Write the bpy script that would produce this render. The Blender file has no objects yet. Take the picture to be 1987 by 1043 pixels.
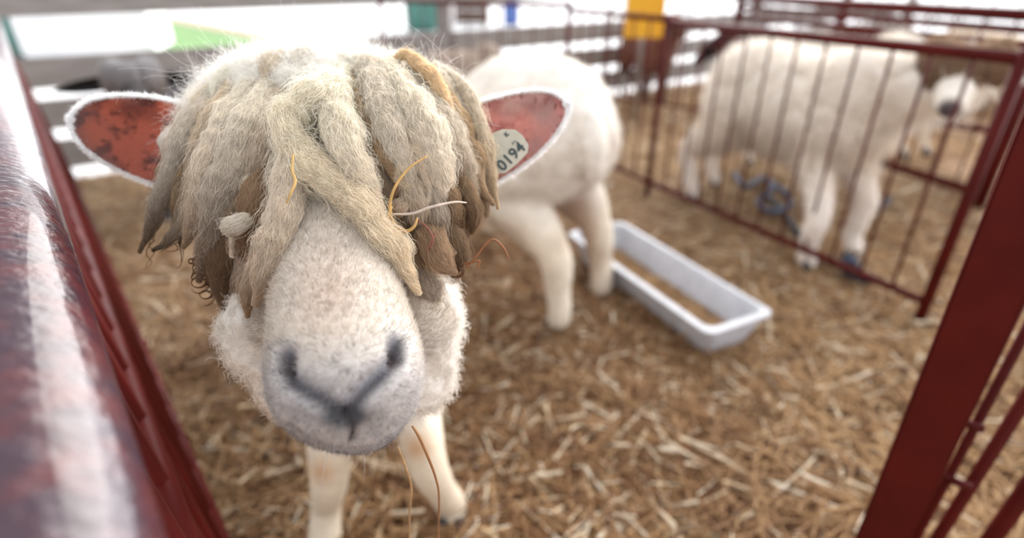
import bpy, bmesh, math, random
import numpy as np
from mathutils import Vector, Matrix, noise
random.seed(7)
RNG = np.random.default_rng(11)
SC = bpy.context.scene
COL = SC.collection

# ------------------------------------------------------------------ camera
F, CX, CY, TH, CAMZ = 1100.0, 993.5, 521.5, math.radians(27.9), 1.0
cs, sn = math.cos(TH), math.sin(TH)
cam_d = bpy.data.cameras.new('camera'); cam = bpy.data.objects.new('camera', cam_d); COL.objects.link(cam)
cam.location = (0, 0, CAMZ); cam.rotation_euler = (math.pi/2 - TH, 0, 0)
cam_d.sensor_width = 36; cam_d.lens = 36*F/1987; cam_d.clip_start = 0.01; cam_d.clip_end = 300
cam_d.dof.use_dof = True; cam_d.dof.focus_distance = 0.412; cam_d.dof.aperture_fstop = 2.3
SC.camera = cam
RX = np.array([1., 0, 0]); FW = np.array([0, cs, -sn]); UP = np.array([0, sn, cs]); C0 = np.array([0, 0, CAMZ])

def W(px, py, d):            # point at a picture place and a distance along the view
    return C0 + d*(FW + RX*(px-CX)/F + UP*(CY-py)/F)
def P(px, py, z=0.0):        # point at a picture place and a height above the floor
    r = FW + RX*(px-CX)/F + UP*(CY-py)/F
    return C0 + r*((z-CAMZ)/r[2])
def PROJ(p):                 # world -> picture
    q = np.asarray(p) - C0
    d = q @ FW
    return CX + F*(q@RX)/d, CY - F*(q@UP)/d, d

# ------------------------------------------------------------------ helpers
def tag(o, label=None, cat=None, group=None, kind=None):
    if label: o['label'] = label
    if cat: o['category'] = cat
    if group: o['group'] = group
    if kind: o['kind'] = kind
    return o
def empty(name, loc, rz=0, label=None, cat=None, group=None):
    o = bpy.data.objects.new(name, None); COL.objects.link(o)
    o.location = loc; o.rotation_euler = (0, 0, rz); o.empty_display_size = .05
    return tag(o, label, cat, group)
def link(name, me, mat, parent=None):
    if mat is not None: me.materials.append(mat)
    o = bpy.data.objects.new(name, me); COL.objects.link(o)
    if parent is not None: o.parent = parent
    return o
def mesh_np(V, Fc, smooth=True):
    me = bpy.data.meshes.new('m')
    V = np.asarray(V, dtype=np.float32); Fc = np.asarray(Fc, dtype=np.int32)
    k = Fc.shape[1]
    me.vertices.add(len(V)); me.vertices.foreach_set('co', V.ravel())
    me.loops.add(Fc.size); me.loops.foreach_set('vertex_index', Fc.ravel())
    me.polygons.add(len(Fc)); me.polygons.foreach_set('loop_start', np.arange(len(Fc), dtype=np.int32)*k)
    try: me.polygons.foreach_set('loop_total', np.full(len(Fc), k, dtype=np.int32))
    except Exception: pass
    me.update(calc_edges=True)
    if smooth: me.polygons.foreach_set('use_smooth', np.ones(len(Fc), dtype=bool))
    me.validate()
    return me
def setcol(me, C, name='Col'):
    a = me.attributes.new(name, 'FLOAT_COLOR', 'POINT')
    C = np.asarray(C, dtype=np.float32)
    if C.shape[1] == 3: C = np.concatenate([C, np.ones((len(C), 1), np.float32)], 1)
    a.data.foreach_set('color', C.ravel())
def verts(me):
    V = np.empty(len(me.vertices)*3, np.float32); me.vertices.foreach_get('co', V); return V.reshape(-1, 3).astype(float)
def normals(me):
    N = np.empty(len(me.vertices)*3, np.float32); me.vertices.foreach_get('normal', N); return N.reshape(-1, 3).astype(float)
def setverts(me, V):
    me.vertices.foreach_set('co', V.astype(np.float32).ravel()); me.update()

# cheap vectorised value noise
_G = np.random.default_rng(5).random((32, 32, 32))
def vn(P_, sc=1.0, off=0.0):
    p = np.asarray(P_)*sc + off
    i = np.floor(p).astype(int); f = p - i; f = f*f*(3-2*f)
    r = 0
    for a in (0, 1):
        for b in (0, 1):
            for c in (0, 1):
                w = (f[:, 0] if a else 1-f[:, 0])*(f[:, 1] if b else 1-f[:, 1])*(f[:, 2] if c else 1-f[:, 2])
                r = r + w*_G[(i[:, 0]+a) % 32, (i[:, 1]+b) % 32, (i[:, 2]+c) % 32]
    return r*2-1
def smooth01(x, a, b):
    t = np.clip((x-a)/(b-a), 0, 1); return t*t*(3-2*t)
def mixc(a, b, t):
    t = np.asarray(t)[..., None]; return np.asarray(a)*(1-t) + np.asarray(b)*t

# ------------------------------------------------------------------ materials
def newmat(name):
    m = bpy.data.materials.new(name); m.use_nodes = True
    nt = m.node_tree; b = nt.nodes['Principled BSDF']
    return m, nt, b
def N(nt, t, **kw):
    n = nt.nodes.new(t)
    for k, v in kw.items(): setattr(n, k, v)
    return n
def noise_mat(name, c1, c2, scale=20, rough=.6, bump=.0, bscale=None, detail=6, metallic=0, coord='Object', lo=.35, hi=.65, stretch=None, coat=0, spec=.5):
    m, nt, b = newmat(name)
    tc = N(nt, 'ShaderNodeTexCoord'); mp = N(nt, 'ShaderNodeMapping')
    nt.links.new(tc.outputs[coord], mp.inputs[0])
    if stretch: mp.inputs['Scale'].default_value = stretch
    nz = N(nt, 'ShaderNodeTexNoise'); nz.inputs['Scale'].default_value = scale; nz.inputs['Detail'].default_value = detail
    nt.links.new(mp.outputs[0], nz.inputs['Vector'])
    cr = N(nt, 'ShaderNodeValToRGB')
    cr.color_ramp.elements[0].position = lo; cr.color_ramp.elements[0].color = (*c1, 1)
    cr.color_ramp.elements[1].position = hi; cr.color_ramp.elements[1].color = (*c2, 1)
    nt.links.new(nz.outputs['Fac'], cr.inputs[0]); nt.links.new(cr.outputs[0], b.inputs['Base Color'])
    b.inputs['Roughness'].default_value = rough; b.inputs['Metallic'].default_value = metallic
    b.inputs['Coat Weight'].default_value = coat; b.inputs['Specular IOR Level'].default_value = spec
    if bump:
        n2 = N(nt, 'ShaderNodeTexNoise'); n2.inputs['Scale'].default_value = bscale or scale*2; n2.inputs['Detail'].default_value = 8
        nt.links.new(mp.outputs[0], n2.inputs['Vector'])
        bp = N(nt, 'ShaderNodeBump'); bp.inputs['Strength'].default_value = bump; bp.inputs['Distance'].default_value = .004
        nt.links.new(n2.outputs['Fac'], bp.inputs['Height']); nt.links.new(bp.outputs[0], b.inputs['Normal'])
    return m
def attr_mat(name, rough=.85, sss=0.0, bump=0., bscale=300, transl=0.0, spec=.2, var=.12, vscale=60, sheen=0):
    m, nt, b = newmat(name)
    at = N(nt, 'ShaderNodeAttribute'); at.attribute_name = 'Col'
    tc = N(nt, 'ShaderNodeTexCoord'); nz = N(nt, 'ShaderNodeTexNoise'); nz.inputs['Scale'].default_value = vscale; nz.inputs['Detail'].default_value = 5
    nt.links.new(tc.outputs['Object'], nz.inputs['Vector'])
    mr = N(nt, 'ShaderNodeMapRange'); mr.inputs['From Min'].default_value = .3; mr.inputs['From Max'].default_value = .7
    mr.inputs['To Min'].default_value = 1-var; mr.inputs['To Max'].default_value = 1+var
    nt.links.new(nz.outputs['Fac'], mr.inputs['Value'])
    mx = N(nt, 'ShaderNodeVectorMath', operation='SCALE')
    nt.links.new(at.outputs['Color'], mx.inputs[0]); nt.links.new(mr.outputs[0], mx.inputs['Scale'])
    nt.links.new(mx.outputs[0], b.inputs['Base Color'])
    b.inputs['Roughness'].default_value = rough; b.inputs['Specular IOR Level'].default_value = spec
    if sss:
        b.inputs['Subsurface Weight'].default_value = sss; b.inputs['Subsurface Radius'].default_value = (.01, .006, .004); b.inputs['Subsurface Scale'].default_value = .6
    b.inputs['Sheen Weight'].default_value = sheen
    if bump:
        n2 = N(nt, 'ShaderNodeTexNoise'); n2.inputs['Scale'].default_value = bscale; n2.inputs['Detail'].default_value = 6
        nt.links.new(tc.outputs['Object'], n2.inputs['Vector'])
        bp = N(nt, 'ShaderNodeBump'); bp.inputs['Strength'].default_value = bump; bp.inputs['Distance'].default_value = .003
        nt.links.new(n2.outputs['Fac'], bp.inputs['Height']); nt.links.new(bp.outputs[0], b.inputs['Normal'])
    if transl:
        out = nt.nodes['Material Output']; tr = N(nt, 'ShaderNodeBsdfTranslucent'); ms = N(nt, 'ShaderNodeMixShader')
        nt.links.new(mx.outputs[0], tr.inputs['Color']); ms.inputs[0].default_value = transl
        nt.links.new(b.outputs[0], ms.inputs[1]); nt.links.new(tr.outputs[0], ms.inputs[2]); nt.links.new(ms.outputs[0], out.inputs['Surface'])
    return m

M_wool = attr_mat('wool', rough=.95, bump=.5, bscale=140, spec=.1, var=.08, vscale=40)
M_woolcore = attr_mat('lock_wool', rough=.95, bump=.8, bscale=350, spec=.08, var=.15, vscale=120)
M_fibre = attr_mat('wool_fibre', rough=.8, transl=.38, spec=.15, var=.10, vscale=150)
M_skin = attr_mat('face_hide', rough=.75, bump=.25, bscale=500, spec=.3, var=.06, vscale=90)
M_ear = attr_mat('ear_skin', rough=.5, transl=.45, spec=.4, var=.05, vscale=200, bump=.15, bscale=250)
M_straw = attr_mat('straw', rough=.6, transl=.2, spec=.35, var=.15, vscale=30)
M_red = noise_mat('red_paint', (.060, .005, .004), (.085, .007, .005), 9, rough=.5, bump=.15, bscale=60, coat=0, spec=.12)
M_redrail = noise_mat('chipped_red_paint', (.030, .010, .020), (.07, .012, .016), 45, rough=.24, bump=.55, bscale=110, coat=.5, lo=.4, hi=.6)
M_board = noise_mat('grey_board', (.22, .20, .185), (.30, .275, .26), 6, rough=.8, bump=.2, bscale=40, stretch=(1, 1, 6))
M_hoof = noise_mat('hoof_horn', (.03, .028, .03), (.07, .06, .06), 40, rough=.6)
M_trough = noise_mat('grey_plastic', (.50, .52, .57), (.58, .60, .65), 25, rough=.45)
M_eye = noise_mat('eye_dark', (.01, .008, .006), (.03, .015, .008), 30, rough=.08)
M_tag = noise_mat('tag_plastic', (.42, .40, .32), (.50, .47, .38), 60, rough=.45)
M_ink = noise_mat('tag_ink', (.03, .05, .05), (.05, .07, .07), 60, rough=.6)
M_grass = noise_mat('lawn', (.09, .20, .05), (.16, .30, .09), 3, rough=.9, bump=.5)
M_pave = noise_mat('pale_pavement', (.68, .68, .70), (.80, .80, .80), 1, rough=.8, bump=.1)
M_brown = noise_mat('brown_verge', (.35, .25, .18), (.45, .33, .24), 5, rough=.9)
M_white = noise_mat('white_panel', (.80, .82, .84), (.88, .88, .88), 2, rough=.5)
M_teal = noise_mat('teal_paint', (.05, .17, .14), (.07, .21, .18), 4, rough=.5)
M_blue = noise_mat('blue_plastic', (.06, .12, .35), (.09, .17, .45), 6, rough=.5)
M_yellow = noise_mat('yellow_paint', (.72, .34, .01), (.80, .42, .015), 6, rough=.6)
M_darkbrown = noise_mat('dark_brown_wood', (.07, .04, .03), (.13, .08, .06), 6, rough=.8)
M_black = noise_mat('black_webbing', (.012, .014, .02), (.03, .035, .05), 60, rough=.7)
M_bluerope = noise_mat('blue_rope', (.03, .05, .10), (.07, .11, .20), 60, rough=.7)
M_dirt = noise_mat('trodden_straw', (.15, .075, .035), (.38, .23, .115), 35, rough=.95, bump=1.0, bscale=90)
M_steel = noise_mat('dull_metal', (.3, .28, .28), (.4, .38, .38), 30, rough=.4, metallic=.8)

# ------------------------------------------------------------------ shape makers
def frame_of(T, ref=None):
    T = T/np.linalg.norm(T)
    r = np.array([0, 0, 1.]) if ref is None else ref
    if abs(T@r) > .95: r = np.array([0, 1., 0])
    A = np.cross(T, r); A /= np.linalg.norm(A); B = np.cross(T, A)
    return A, B
def catmull(pts, n):
    pts = np.asarray(pts, float)
    P_ = np.vstack([2*pts[0]-pts[1], pts, 2*pts[-1]-pts[-2]])
    t = np.linspace(0, len(pts)-1, n); i = np.minimum(t.astype(int), len(pts)-2); f = (t-i)[:, None]
    p0, p1, p2, p3 = P_[i], P_[i+1], P_[i+2], P_[i+3]
    return .5*((2*p1)+(-p0+p2)*f+(2*p0-5*p1+4*p2-p3)*f*f+(-p0+3*p1-3*p2+p3)*f**3)
def frames(pts):
    T = np.gradient(pts, axis=0); T /= np.linalg.norm(T, axis=1)[:, None]+1e-12
    A = np.zeros_like(T); a, _ = frame_of(T[0]); 
    for i in range(len(T)):
        a = a - T[i]*(a@T[i]); a /= np.linalg.norm(a); A[i] = a
    return T, A, np.cross(T, A)
def tube_np(pts, rad, k=12, cap=True):
    pts = np.asarray(pts, float); n = len(pts); rad = np.broadcast_to(np.asarray(rad, float), (n,))
    T, A, B = frames(pts)
    ph = np.linspace(0, 2*math.pi, k, endpoint=False)
    V = pts[:, None]+rad[:, None, None]*(np.cos(ph)[None, :, None]*A[:, None]+np.sin(ph)[None, :, None]*B[:, None])
    V = V.reshape(-1, 3)
    i = np.arange(n-1)[:, None]*k; j = np.arange(k)[None]
    a = i+j; b = i+(j+1) % k
    Fq = np.stack([a, b, b+k, a+k], -1).reshape(-1, 4)
    if cap:
        V = np.vstack([V, pts[0]-T[0]*rad[0]*.3, pts[-1]+T[-1]*rad[-1]*.3])
        c0, c1 = n*k, n*k+1
        f0 = np.stack([np.full(k, c0), (np.arange(k)+1) % k, np.arange(k), np.arange(k)], -1)
        f1 = np.stack([np.full(k, c1), (n-1)*k+np.arange(k), (n-1)*k+(np.arange(k)+1) % k, (n-1)*k+(np.arange(k)+1) % k], -1)
        return V, Fq, np.vstack([f0, f1])[:, :3]
    return V, Fq, np.zeros((0, 3), int)
def mesh_mix(V, Q, T3, smooth=True):
    me = bpy.data.meshes.new('m')
    fs = [tuple(q) for q in Q.tolist()]+[tuple(t) for t in T3.tolist()]
    me.from_pydata([tuple(v) for v in np.asarray(V).tolist()], [], fs)
    if smooth: me.polygons.foreach_set('use_smooth', [True]*len(me.polygons))
    me.update(); return me
def tube(name, pts, rad, mat, parent=None, k=12, off=None):
    pts = np.asarray(pts, float)
    if off is not None: pts = pts-np.asarray(off)
    V, Q, T3 = tube_np(pts, rad, k); me = mesh_mix(V, Q, T3)
    return link(name, me, mat, parent)
def bm_box(bm, c, s, R=None):
    r = bmesh.ops.create_cube(bm, size=1)
    M = Matrix.Translation(Vector(c)) @ ((R or Matrix.Identity(3)).to_4x4()) @ Matrix.Diagonal((s[0], s[1], s[2], 1))
    bmesh.ops.transform(bm, matrix=M, verts=r['verts'])
    return r['verts']
def box(name, c, s, mat, parent=None, R=None, bev=.004):
    bm = bmesh.new(); bm_box(bm, c, s, R)
    if bev: bmesh.ops.bevel(bm, geom=bm.edges[:], offset=bev, segments=2, affect='EDGES')
    me = bpy.data.meshes.new(name); bm.to_mesh(me); bm.free()
    return link(name, me, mat, parent)
def beam(name, a, b, w, h, mat, parent=None, off=(0, 0, 0), bev=.003, upv=(0, 0, 1)):
    a = np.asarray(a, float)-off; b = np.asarray(b, float)-off
    d = b-a; L = np.linalg.norm(d); x = d/L; u = np.asarray(upv, float); y = np.cross(u, x); y /= np.linalg.norm(y); z = np.cross(x, y)
    R = Matrix(((x[0], y[0], z[0]), (x[1], y[1], z[1]), (x[2], y[2], z[2])))
    return box(name, (a+b)/2, (L, w, h), mat, parent, R, bev)
def hairs(name, pos, rad, col, mat, parent=None, off=(0, 0, 0)):
    n, k, _ = pos.shape
    hc = bpy.data.hair_curves.new(name)
    hc.add_curves([k]*n)
    hc.attributes['position'].data.foreach_set('vector', (pos-np.asarray(off)).astype(np.float32).ravel()) if 'position' in hc.attributes else hc.position_data.foreach_set('vector', (pos-np.asarray(off)).astype(np.float32).ravel())
    ra = hc.attributes.get('radius') or hc.attributes.new('radius', 'FLOAT', 'POINT')
    ra.data.foreach_set('value', np.broadcast_to(rad, (n, k)).astype(np.float32).ravel())
    ca = hc.attributes.new('Col', 'FLOAT_COLOR', 'POINT')
    C = np.broadcast_to(col, (n, k, 3)); C = np.concatenate([C, np.ones((n, k, 1))], -1)
    ca.data.foreach_set('color', C.astype(np.float32).ravel())
    hc.materials.append(mat)
    o = bpy.data.objects.new(name, hc); COL.objects.link(o)
    if parent is not None: o.parent = parent
    return o
def grow(R, D, L, k=6, curl=0.0, freq=3.0, wander=.3, grav=0.0):
    # hair strands from roots R in directions D with lengths L
    n = len(R); D = D/np.linalg.norm(D, axis=1)[:, None]
    t = np.linspace(0, 1, k)[None, :, None]
    ref = RNG.normal(size=(n, 3)); A = np.cross(D, ref); A /= np.linalg.norm(A, axis=1)[:, None]; B = np.cross(D, A)
    bend = A*(RNG.normal(size=(n, 1))*wander)
    L = np.broadcast_to(np.asarray(L), (n,))[:, None, None]
    pos = R[:, None]+L*(t*D[:, None]+t*t*bend[:, None]+t*t*np.array([0, 0, -grav]))
    if np.any(curl):
        ph = RNG.random((n, 1, 1))*6.28; w = 6.283*freq*(.7+.6*RNG.random((n, 1, 1)))
        amp = curl*np.minimum(t*3, 1)
        pos = pos+amp*(np.cos(w*t+ph)*A[:, None]+np.sin(w*t+ph)*B[:, None])
    return pos

def union_remesh(parts, voxel, smooth_it=3):
    """parts: list of (V, faces) closed shells -> one continuous mesh"""
    bm = bmesh.new()
    for kind, a in parts:
        if kind == 'e':      # ellipsoid: centre, radii, rotation
            c, r, R = a
            q = bmesh.ops.create_icosphere(bm, subdivisions=4, radius=1)
            M = Matrix.Translation(Vector(c)) @ (R.to_4x4() if R else Matrix.Identity(4)) @ Matrix.Diagonal((*r, 1))
            bmesh.ops.transform(bm, matrix=M, verts=q['verts'])
        elif kind == 't':    # tapered limb through points
            pts, rad = a
            n = max(8, len(pts)*6)
            pp = catmull(pts, n); rr = np.interp(np.linspace(0, 1, n), np.linspace(0, 1, len(rad)), rad)
            T = pp[-1]-pp[-2]; T /= np.linalg.norm(T); T0 = pp[0]-pp[1]; T0 /= np.linalg.norm(T0)
            pre = [(pp[0]+T0*rr[0]*s, rr[0]*math.sqrt(1-s*s)) for s in (.95, .8, .5)]
            post = [(pp[-1]+T*rr[-1]*s, rr[-1]*math.sqrt(1-s*s)) for s in (.5, .8, .95)]
            P_ = np.vstack([[p for p, _ in pre], pp, [p for p, _ in post]]); R_ = np.concatenate([[r for _, r in pre], rr, [r for _, r in post]])
            V, Q, T3 = tube_np(P_, R_, 20)
            vs = [bm.verts.new(v) for v in V.tolist()]
            for q in Q.tolist()+T3.tolist(): bm.faces.new([vs[i] for i in q])
        elif kind == 'm':
            V, Q, T3 = a
            vs = [bm.verts.new(v) for v in np.asarray(V).tolist()]
            for q in Q.tolist()+T3.tolist(): bm.faces.new([vs[i] for i in q])
    bmesh.ops.recalc_face_normals(bm, faces=bm.faces[:])
    me = bpy.data.meshes.new('tmp'); bm.to_mesh(me); bm.free()
    o = bpy.data.objects.new('tmp', me); COL.objects.link(o)
    md = o.modifiers.new('r', 'REMESH'); md.mode = 'VOXEL'; md.voxel_size = voxel; md.use_smooth_shade = True
    sm = o.modifiers.new('s', 'SMOOTH'); sm.iterations = smooth_it; sm.factor = .5
    dg = bpy.context.evaluated_depsgraph_get(); dg.update()
    out = bpy.data.meshes.new_from_object(o.evaluated_get(dg))
    bpy.data.objects.remove(o); bpy.data.meshes.remove(me)
    out.materials.clear()
    return out

def sample_surface(me, n, weight=None):
    """random points, normals and vertex ids on a mesh, chosen by area (and vertex weight)"""
    me.calc_loop_triangles()
    T = np.empty(len(me.loop_triangles)*3, np.int32); me.loop_triangles.foreach_get('vertices', T); T = T.reshape(-1, 3)
    V = verts(me); Nn = normals(me)
    a = V[T[:, 0]]; b = V[T[:, 1]]; c = V[T[:, 2]]
    ar = np.linalg.norm(np.cross(b-a, c-a), axis=1)
    if weight is not None: ar = ar*weight[T].mean(1)
    ar = ar/ar.sum()
    i = RNG.choice(len(T), n, p=ar); u, v = RNG.random((2, n)); f = u+v > 1; u[f] = 1-u[f]; v[f] = 1-v[f]
    w = 1-u-v
    pt = a[i]*w[:, None]+b[i]*u[:, None]+c[i]*v[:, None]
    nn = Nn[T[i, 0]]*w[:, None]+Nn[T[i, 1]]*u[:, None]+Nn[T[i, 2]]*v[:, None]
    return pt, nn/np.linalg.norm(nn, axis=1)[:, None], T[i, 0]

def leaf_ear(base, tip, width, facing, cup=.25, nu=26, nv=18, thick=.004, fold=0.0, shape=1.0, blunt=0):
    """closed leaf-shaped ear: returns V, Q with UV-ish (u,v) for painting; first half is the inner face"""
    base = np.asarray(base, float); tip = np.asarray(tip, float)
    ax = tip-base; L = np.linalg.norm(ax); ax /= L
    n = np.asarray(facing, float); n = n-ax*(n@ax); n /= np.linalg.norm(n); s = np.cross(n, ax)
    U, Vv = np.meshgrid(np.linspace(0, 1, nu), np.linspace(-1, 1, nv), indexing='ij')
    prof = (np.sin(np.pi*np.clip(U*.86+.14, 0, 1)**(.85*shape))**.62)
    prof = np.where(U > .985, .12, prof)
    if blunt:
        U = 1-(1-U)**1.6; v1 = np.clip((1-U)/blunt, 0, 1); prof = np.sqrt(np.clip(1-(1-v1)**2, .0004, 1))
    wid = width*.5*prof
    X = U*L; Y = Vv*wid
    Z = -cup*width*(1-Vv**2)*np.sin(np.pi*np.clip(U*.9+.1, 0, 1)) + .02*width*np.sin(U*9)
    inn = base+X[..., None]*ax+Y[..., None]*s+Z[..., None]*n
    edge = np.clip(1-np.abs(Vv)**4, 0, 1)*np.clip((1-U)*8, 0, 1)
    bak = inn - n*(thick*(.15+edge))[..., None]
    V = np.concatenate([inn.reshape(-1, 3), bak.reshape(-1, 3)])
    i, j = np.meshgrid(np.arange(nu-1), np.arange(nv-1), indexing='ij'); a = (i*nv+j).ravel()
    Qi = np.stack([a, a+nv, a+nv+1, a+1], -1); K = nu*nv; Qb = np.stack([a+K, a+1+K, a+nv+1+K, a+nv+K], -1)
    E = []
    def strip(idx):
        for p, q in zip(idx[:-1], idx[1:]): E.append((p, q, q+K, p+K))
    strip([r*nv for r in range(nu)]); strip([r*nv+nv-1 for r in range(nu)][::-1]); strip(list(range(nv))[::-1]); strip([(nu-1)*nv+c for c in range(nv)])
    return V, np.vstack([Qi, Qb, np.array(E)]), U.ravel(), Vv.ravel(), n, ax, s

CREAM = np.array([.70, .62, .50]); WHITE = np.array([.80, .75, .67]); TAN = np.array([.50, .36, .23]); DKBROWN = np.array([.16, .10, .065])
BAND = 4.2
# ------------------------------------------------------------------ world and light
w = bpy.data.worlds.new('overcast'); SC.world = w; w.use_nodes = True
nt = w.node_tree; bg = nt.nodes['Background']
tc = N(nt, 'ShaderNodeTexCoord'); sx = N(nt, 'ShaderNodeSeparateXYZ'); nt.links.new(tc.outputs['Generated'], sx.inputs[0])
def mrange(sock, a0, a1, b0, b1):
    m = N(nt, 'ShaderNodeMapRange', interpolation_type='SMOOTHSTEP'); m.inputs['From Min'].default_value = a0; m.inputs['From Max'].default_value = a1
    m.inputs['To Min'].default_value = b0; m.inputs['To Max'].default_value = b1; nt.links.new(sock, m.inputs['Value']); return m.outputs[0]
zz = mrange(sx.outputs['Z'], .0, .95, .92, .74)
dt = N(nt, 'ShaderNodeVectorMath', operation='DOT_PRODUCT'); nt.links.new(tc.outputs['Generated'], dt.inputs[0]); dt.inputs[1].default_value = (.50, .86, 0)
yy = mrange(dt.outputs['Value'], .0, .75, 0.0, BAND)
zb = mrange(sx.outputs['Z'], .30, .62, 1.0, 0.0)
mb = N(nt, 'ShaderNodeMath', operation='MULTIPLY'); nt.links.new(yy, mb.inputs[0]); nt.links.new(zb, mb.inputs[1]); yy = mb.outputs[0]
ad = N(nt, 'ShaderNodeMath', operation='ADD'); nt.links.new(zz, ad.inputs[0]); nt.links.new(yy, ad.inputs[1])
lowz = mrange(sx.outputs['Z'], -.08, .02, .5, 1.0)
ml = N(nt, 'ShaderNodeMath', operation='MULTIPLY'); nt.links.new(ad.outputs[0], ml.inputs[0]); nt.links.new(lowz, ml.inputs[1])
nt.links.new(ml.outputs[0], bg.inputs[1]); bg.inputs[0].default_value = (.97, .97, 1.0, 1)
sd = bpy.data.lights.new('sun', 'SUN'); so = bpy.data.objects.new('sun', sd); COL.objects.link(so)
sd.energy = 2.2; sd.angle = math.radians(42); sd.color = (1.0, .97, .92)
so.rotation_euler = Vector((.45, .80, .72)).to_track_quat('Z', 'Y').to_euler()
SC.view_settings.view_transform = 'Standard'; SC.view_settings.look = 'None'; SC.view_settings.gamma = 1
SC.view_settings.exposure = 0.76

# ------------------------------------------------------------------ ground
def flat(name, pts, z, mat, kind='structure', sub=0):
    me = bpy.data.meshes.new(name); me.from_pydata([(x, y, z) for x, y in pts], [], [tuple(range(len(pts)))])
    o = link(name, me, mat)
    return tag(o, kind=kind)
FA = np.array([-2.4, 2.87]); FD = np.array([.8216, .570])
def fpt(s, off=0.0): return FA+FD*s+np.array([-FD[1], FD[0]])*off
flat('ground', [(-60, -10), (60, -10), (60, 90), (-60, 90)], -.03, M_pave)
f0, f1 = fpt(-1.2, .03), fpt(9.5, .03)
flat('floor', [(-3.6, -2), (7.5, -2), (7.5, f1[1]), tuple(f1), tuple(f0)], -.006, M_dirt)
flat('lawn', [(-13.5, 20), (-3.3, 9.2), (-2.9, 8.2), (-4.4, 7.1), (-4.8, 7.9), (-6.5, 8.0), (-14, 10.5)], -.02, M_grass)
flat('trim_1', [(-13.2, 20.2), (-3.0, 9.4), (-3.3, 9.1), (-13.7, 19.8)], -.015, M_brown)

# straw bedding: loose strands too many to count
def straw():
    def area(n, x0, x1, y0, y1):
        return np.stack([RNG.uniform(x0, x1, n), RNG.uniform(y0, y1, n)], 1)
    XY = np.vstack([area(30000, -1.5, 1.5, .35, 1.7), area(26000, -2.6, 2.4, 1.5, 3.4), area(12000, -2.5, 4.5, 3.3, 6.5)])
    # inside of the board fence only, and not in the walkway outside the near gate
    d = (XY-FA)@np.array([-FD[1], FD[0]]); keep = d < -.05
    hoofs = np.vstack([RNG.normal(size=(420, 2))*.035+P(880, 1035)[:2], RNG.normal(size=(300, 2))*.04+np.array([-.35, .67])])
    keep &= ~((XY[:, 0] > .62) & (XY[:, 1] < .9+.0*XY[:, 0]) & (RNG.random(len(XY)) > .25))
    XY = np.vstack([XY[keep], hoofs]); n = len(XY); nh0 = n-len(hoofs)
    P3 = np.concatenate([XY, np.zeros((n, 1))], 1)
    h = .022*(vn(P3, 2.2, 3.3)+.6)+.014*(vn(P3, 6.0, 9.1)+.5); h = np.maximum(h, 0)
    z = h*RNG.random(n)**.7+.003
    z[nh0:] = RNG.uniform(.01, .05, len(hoofs))
    L = RNG.uniform(.035, .17, n); far = XY[:, 1] > 3.3; L[far] *= 1.5
    az = RNG.uniform(0, 6.28, n); el = RNG.normal(0, .22, n)
    D = np.stack([np.cos(az)*np.cos(el), np.sin(az)*np.cos(el), np.sin(el)], 1)
    R = np.concatenate([XY, z[:, None]], 1)-D*L[:, None]*.5; 
    pos = grow(R, D, L, k=5, wander=.12); pos[..., 2] = np.maximum(pos[..., 2], .002)
    u = RNG.random(n); patch = smooth01(vn(P3, 1.3, 7.7), -.3, .5)
    base = mixc(np.array([.20, .090, .036]), np.array([.56, .37, .19]), RNG.random(n)*.7+.3*patch)
    base = np.where((u > .90)[:, None], mixc([.60, .45, .27], [.82, .74, .60], RNG.random(n)), base)
    base = np.where((u < .12)[:, None], [.14, .065, .03], base)
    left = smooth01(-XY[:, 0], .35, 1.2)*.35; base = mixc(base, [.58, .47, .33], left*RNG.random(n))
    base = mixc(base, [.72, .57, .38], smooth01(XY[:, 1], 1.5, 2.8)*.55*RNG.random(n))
    dark_patch = np.exp(-(np.hypot(XY[:, 0]-P(395, 730)[0], XY[:, 1]-P(395, 730)[1])/.13)**2); base = mixc(base, base*[.45, .36, .30], dark_patch)  # darker, browner round patch of bedding left of the close-up sheep
    rad = RNG.uniform(.0011, .0026, n); rad[u > .95] *= 1.6; rad[far] *= 1.6
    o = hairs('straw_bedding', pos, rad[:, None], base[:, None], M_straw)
    tag(o, 'loose golden brown straw covering the pen floor', 'straw', kind='stuff')
straw()

# ------------------------------------------------------------------ board fence behind
def board_fence():
    base = np.array([*fpt(0), 0.])
    e = empty('board_fence', base, label='grey painted fence of wide horizontal boards closing the back of the pen', cat='fence')
    for s0, s1 in ((-1.2, 2.38), (2.4, 5.98), (6.0, 9.5)):
        for z0, z1 in ((.07, .215), (.275, .415), (.475, .615), (.80, .97)):
            a, b = fpt(s0), fpt(s1); z = (z0+z1)/2
            beam('board', (a[0], a[1], z), (b[0], b[1], z), .03, z1-z0, M_board, e, base)
    for s in (-1.15, 2.39, 5.99, 9.4):
        a = fpt(s, .06); box('post', np.array([a[0], a[1], .53])-base, (.09, .09, 1.06), M_board, e)
board_fence()

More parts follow.
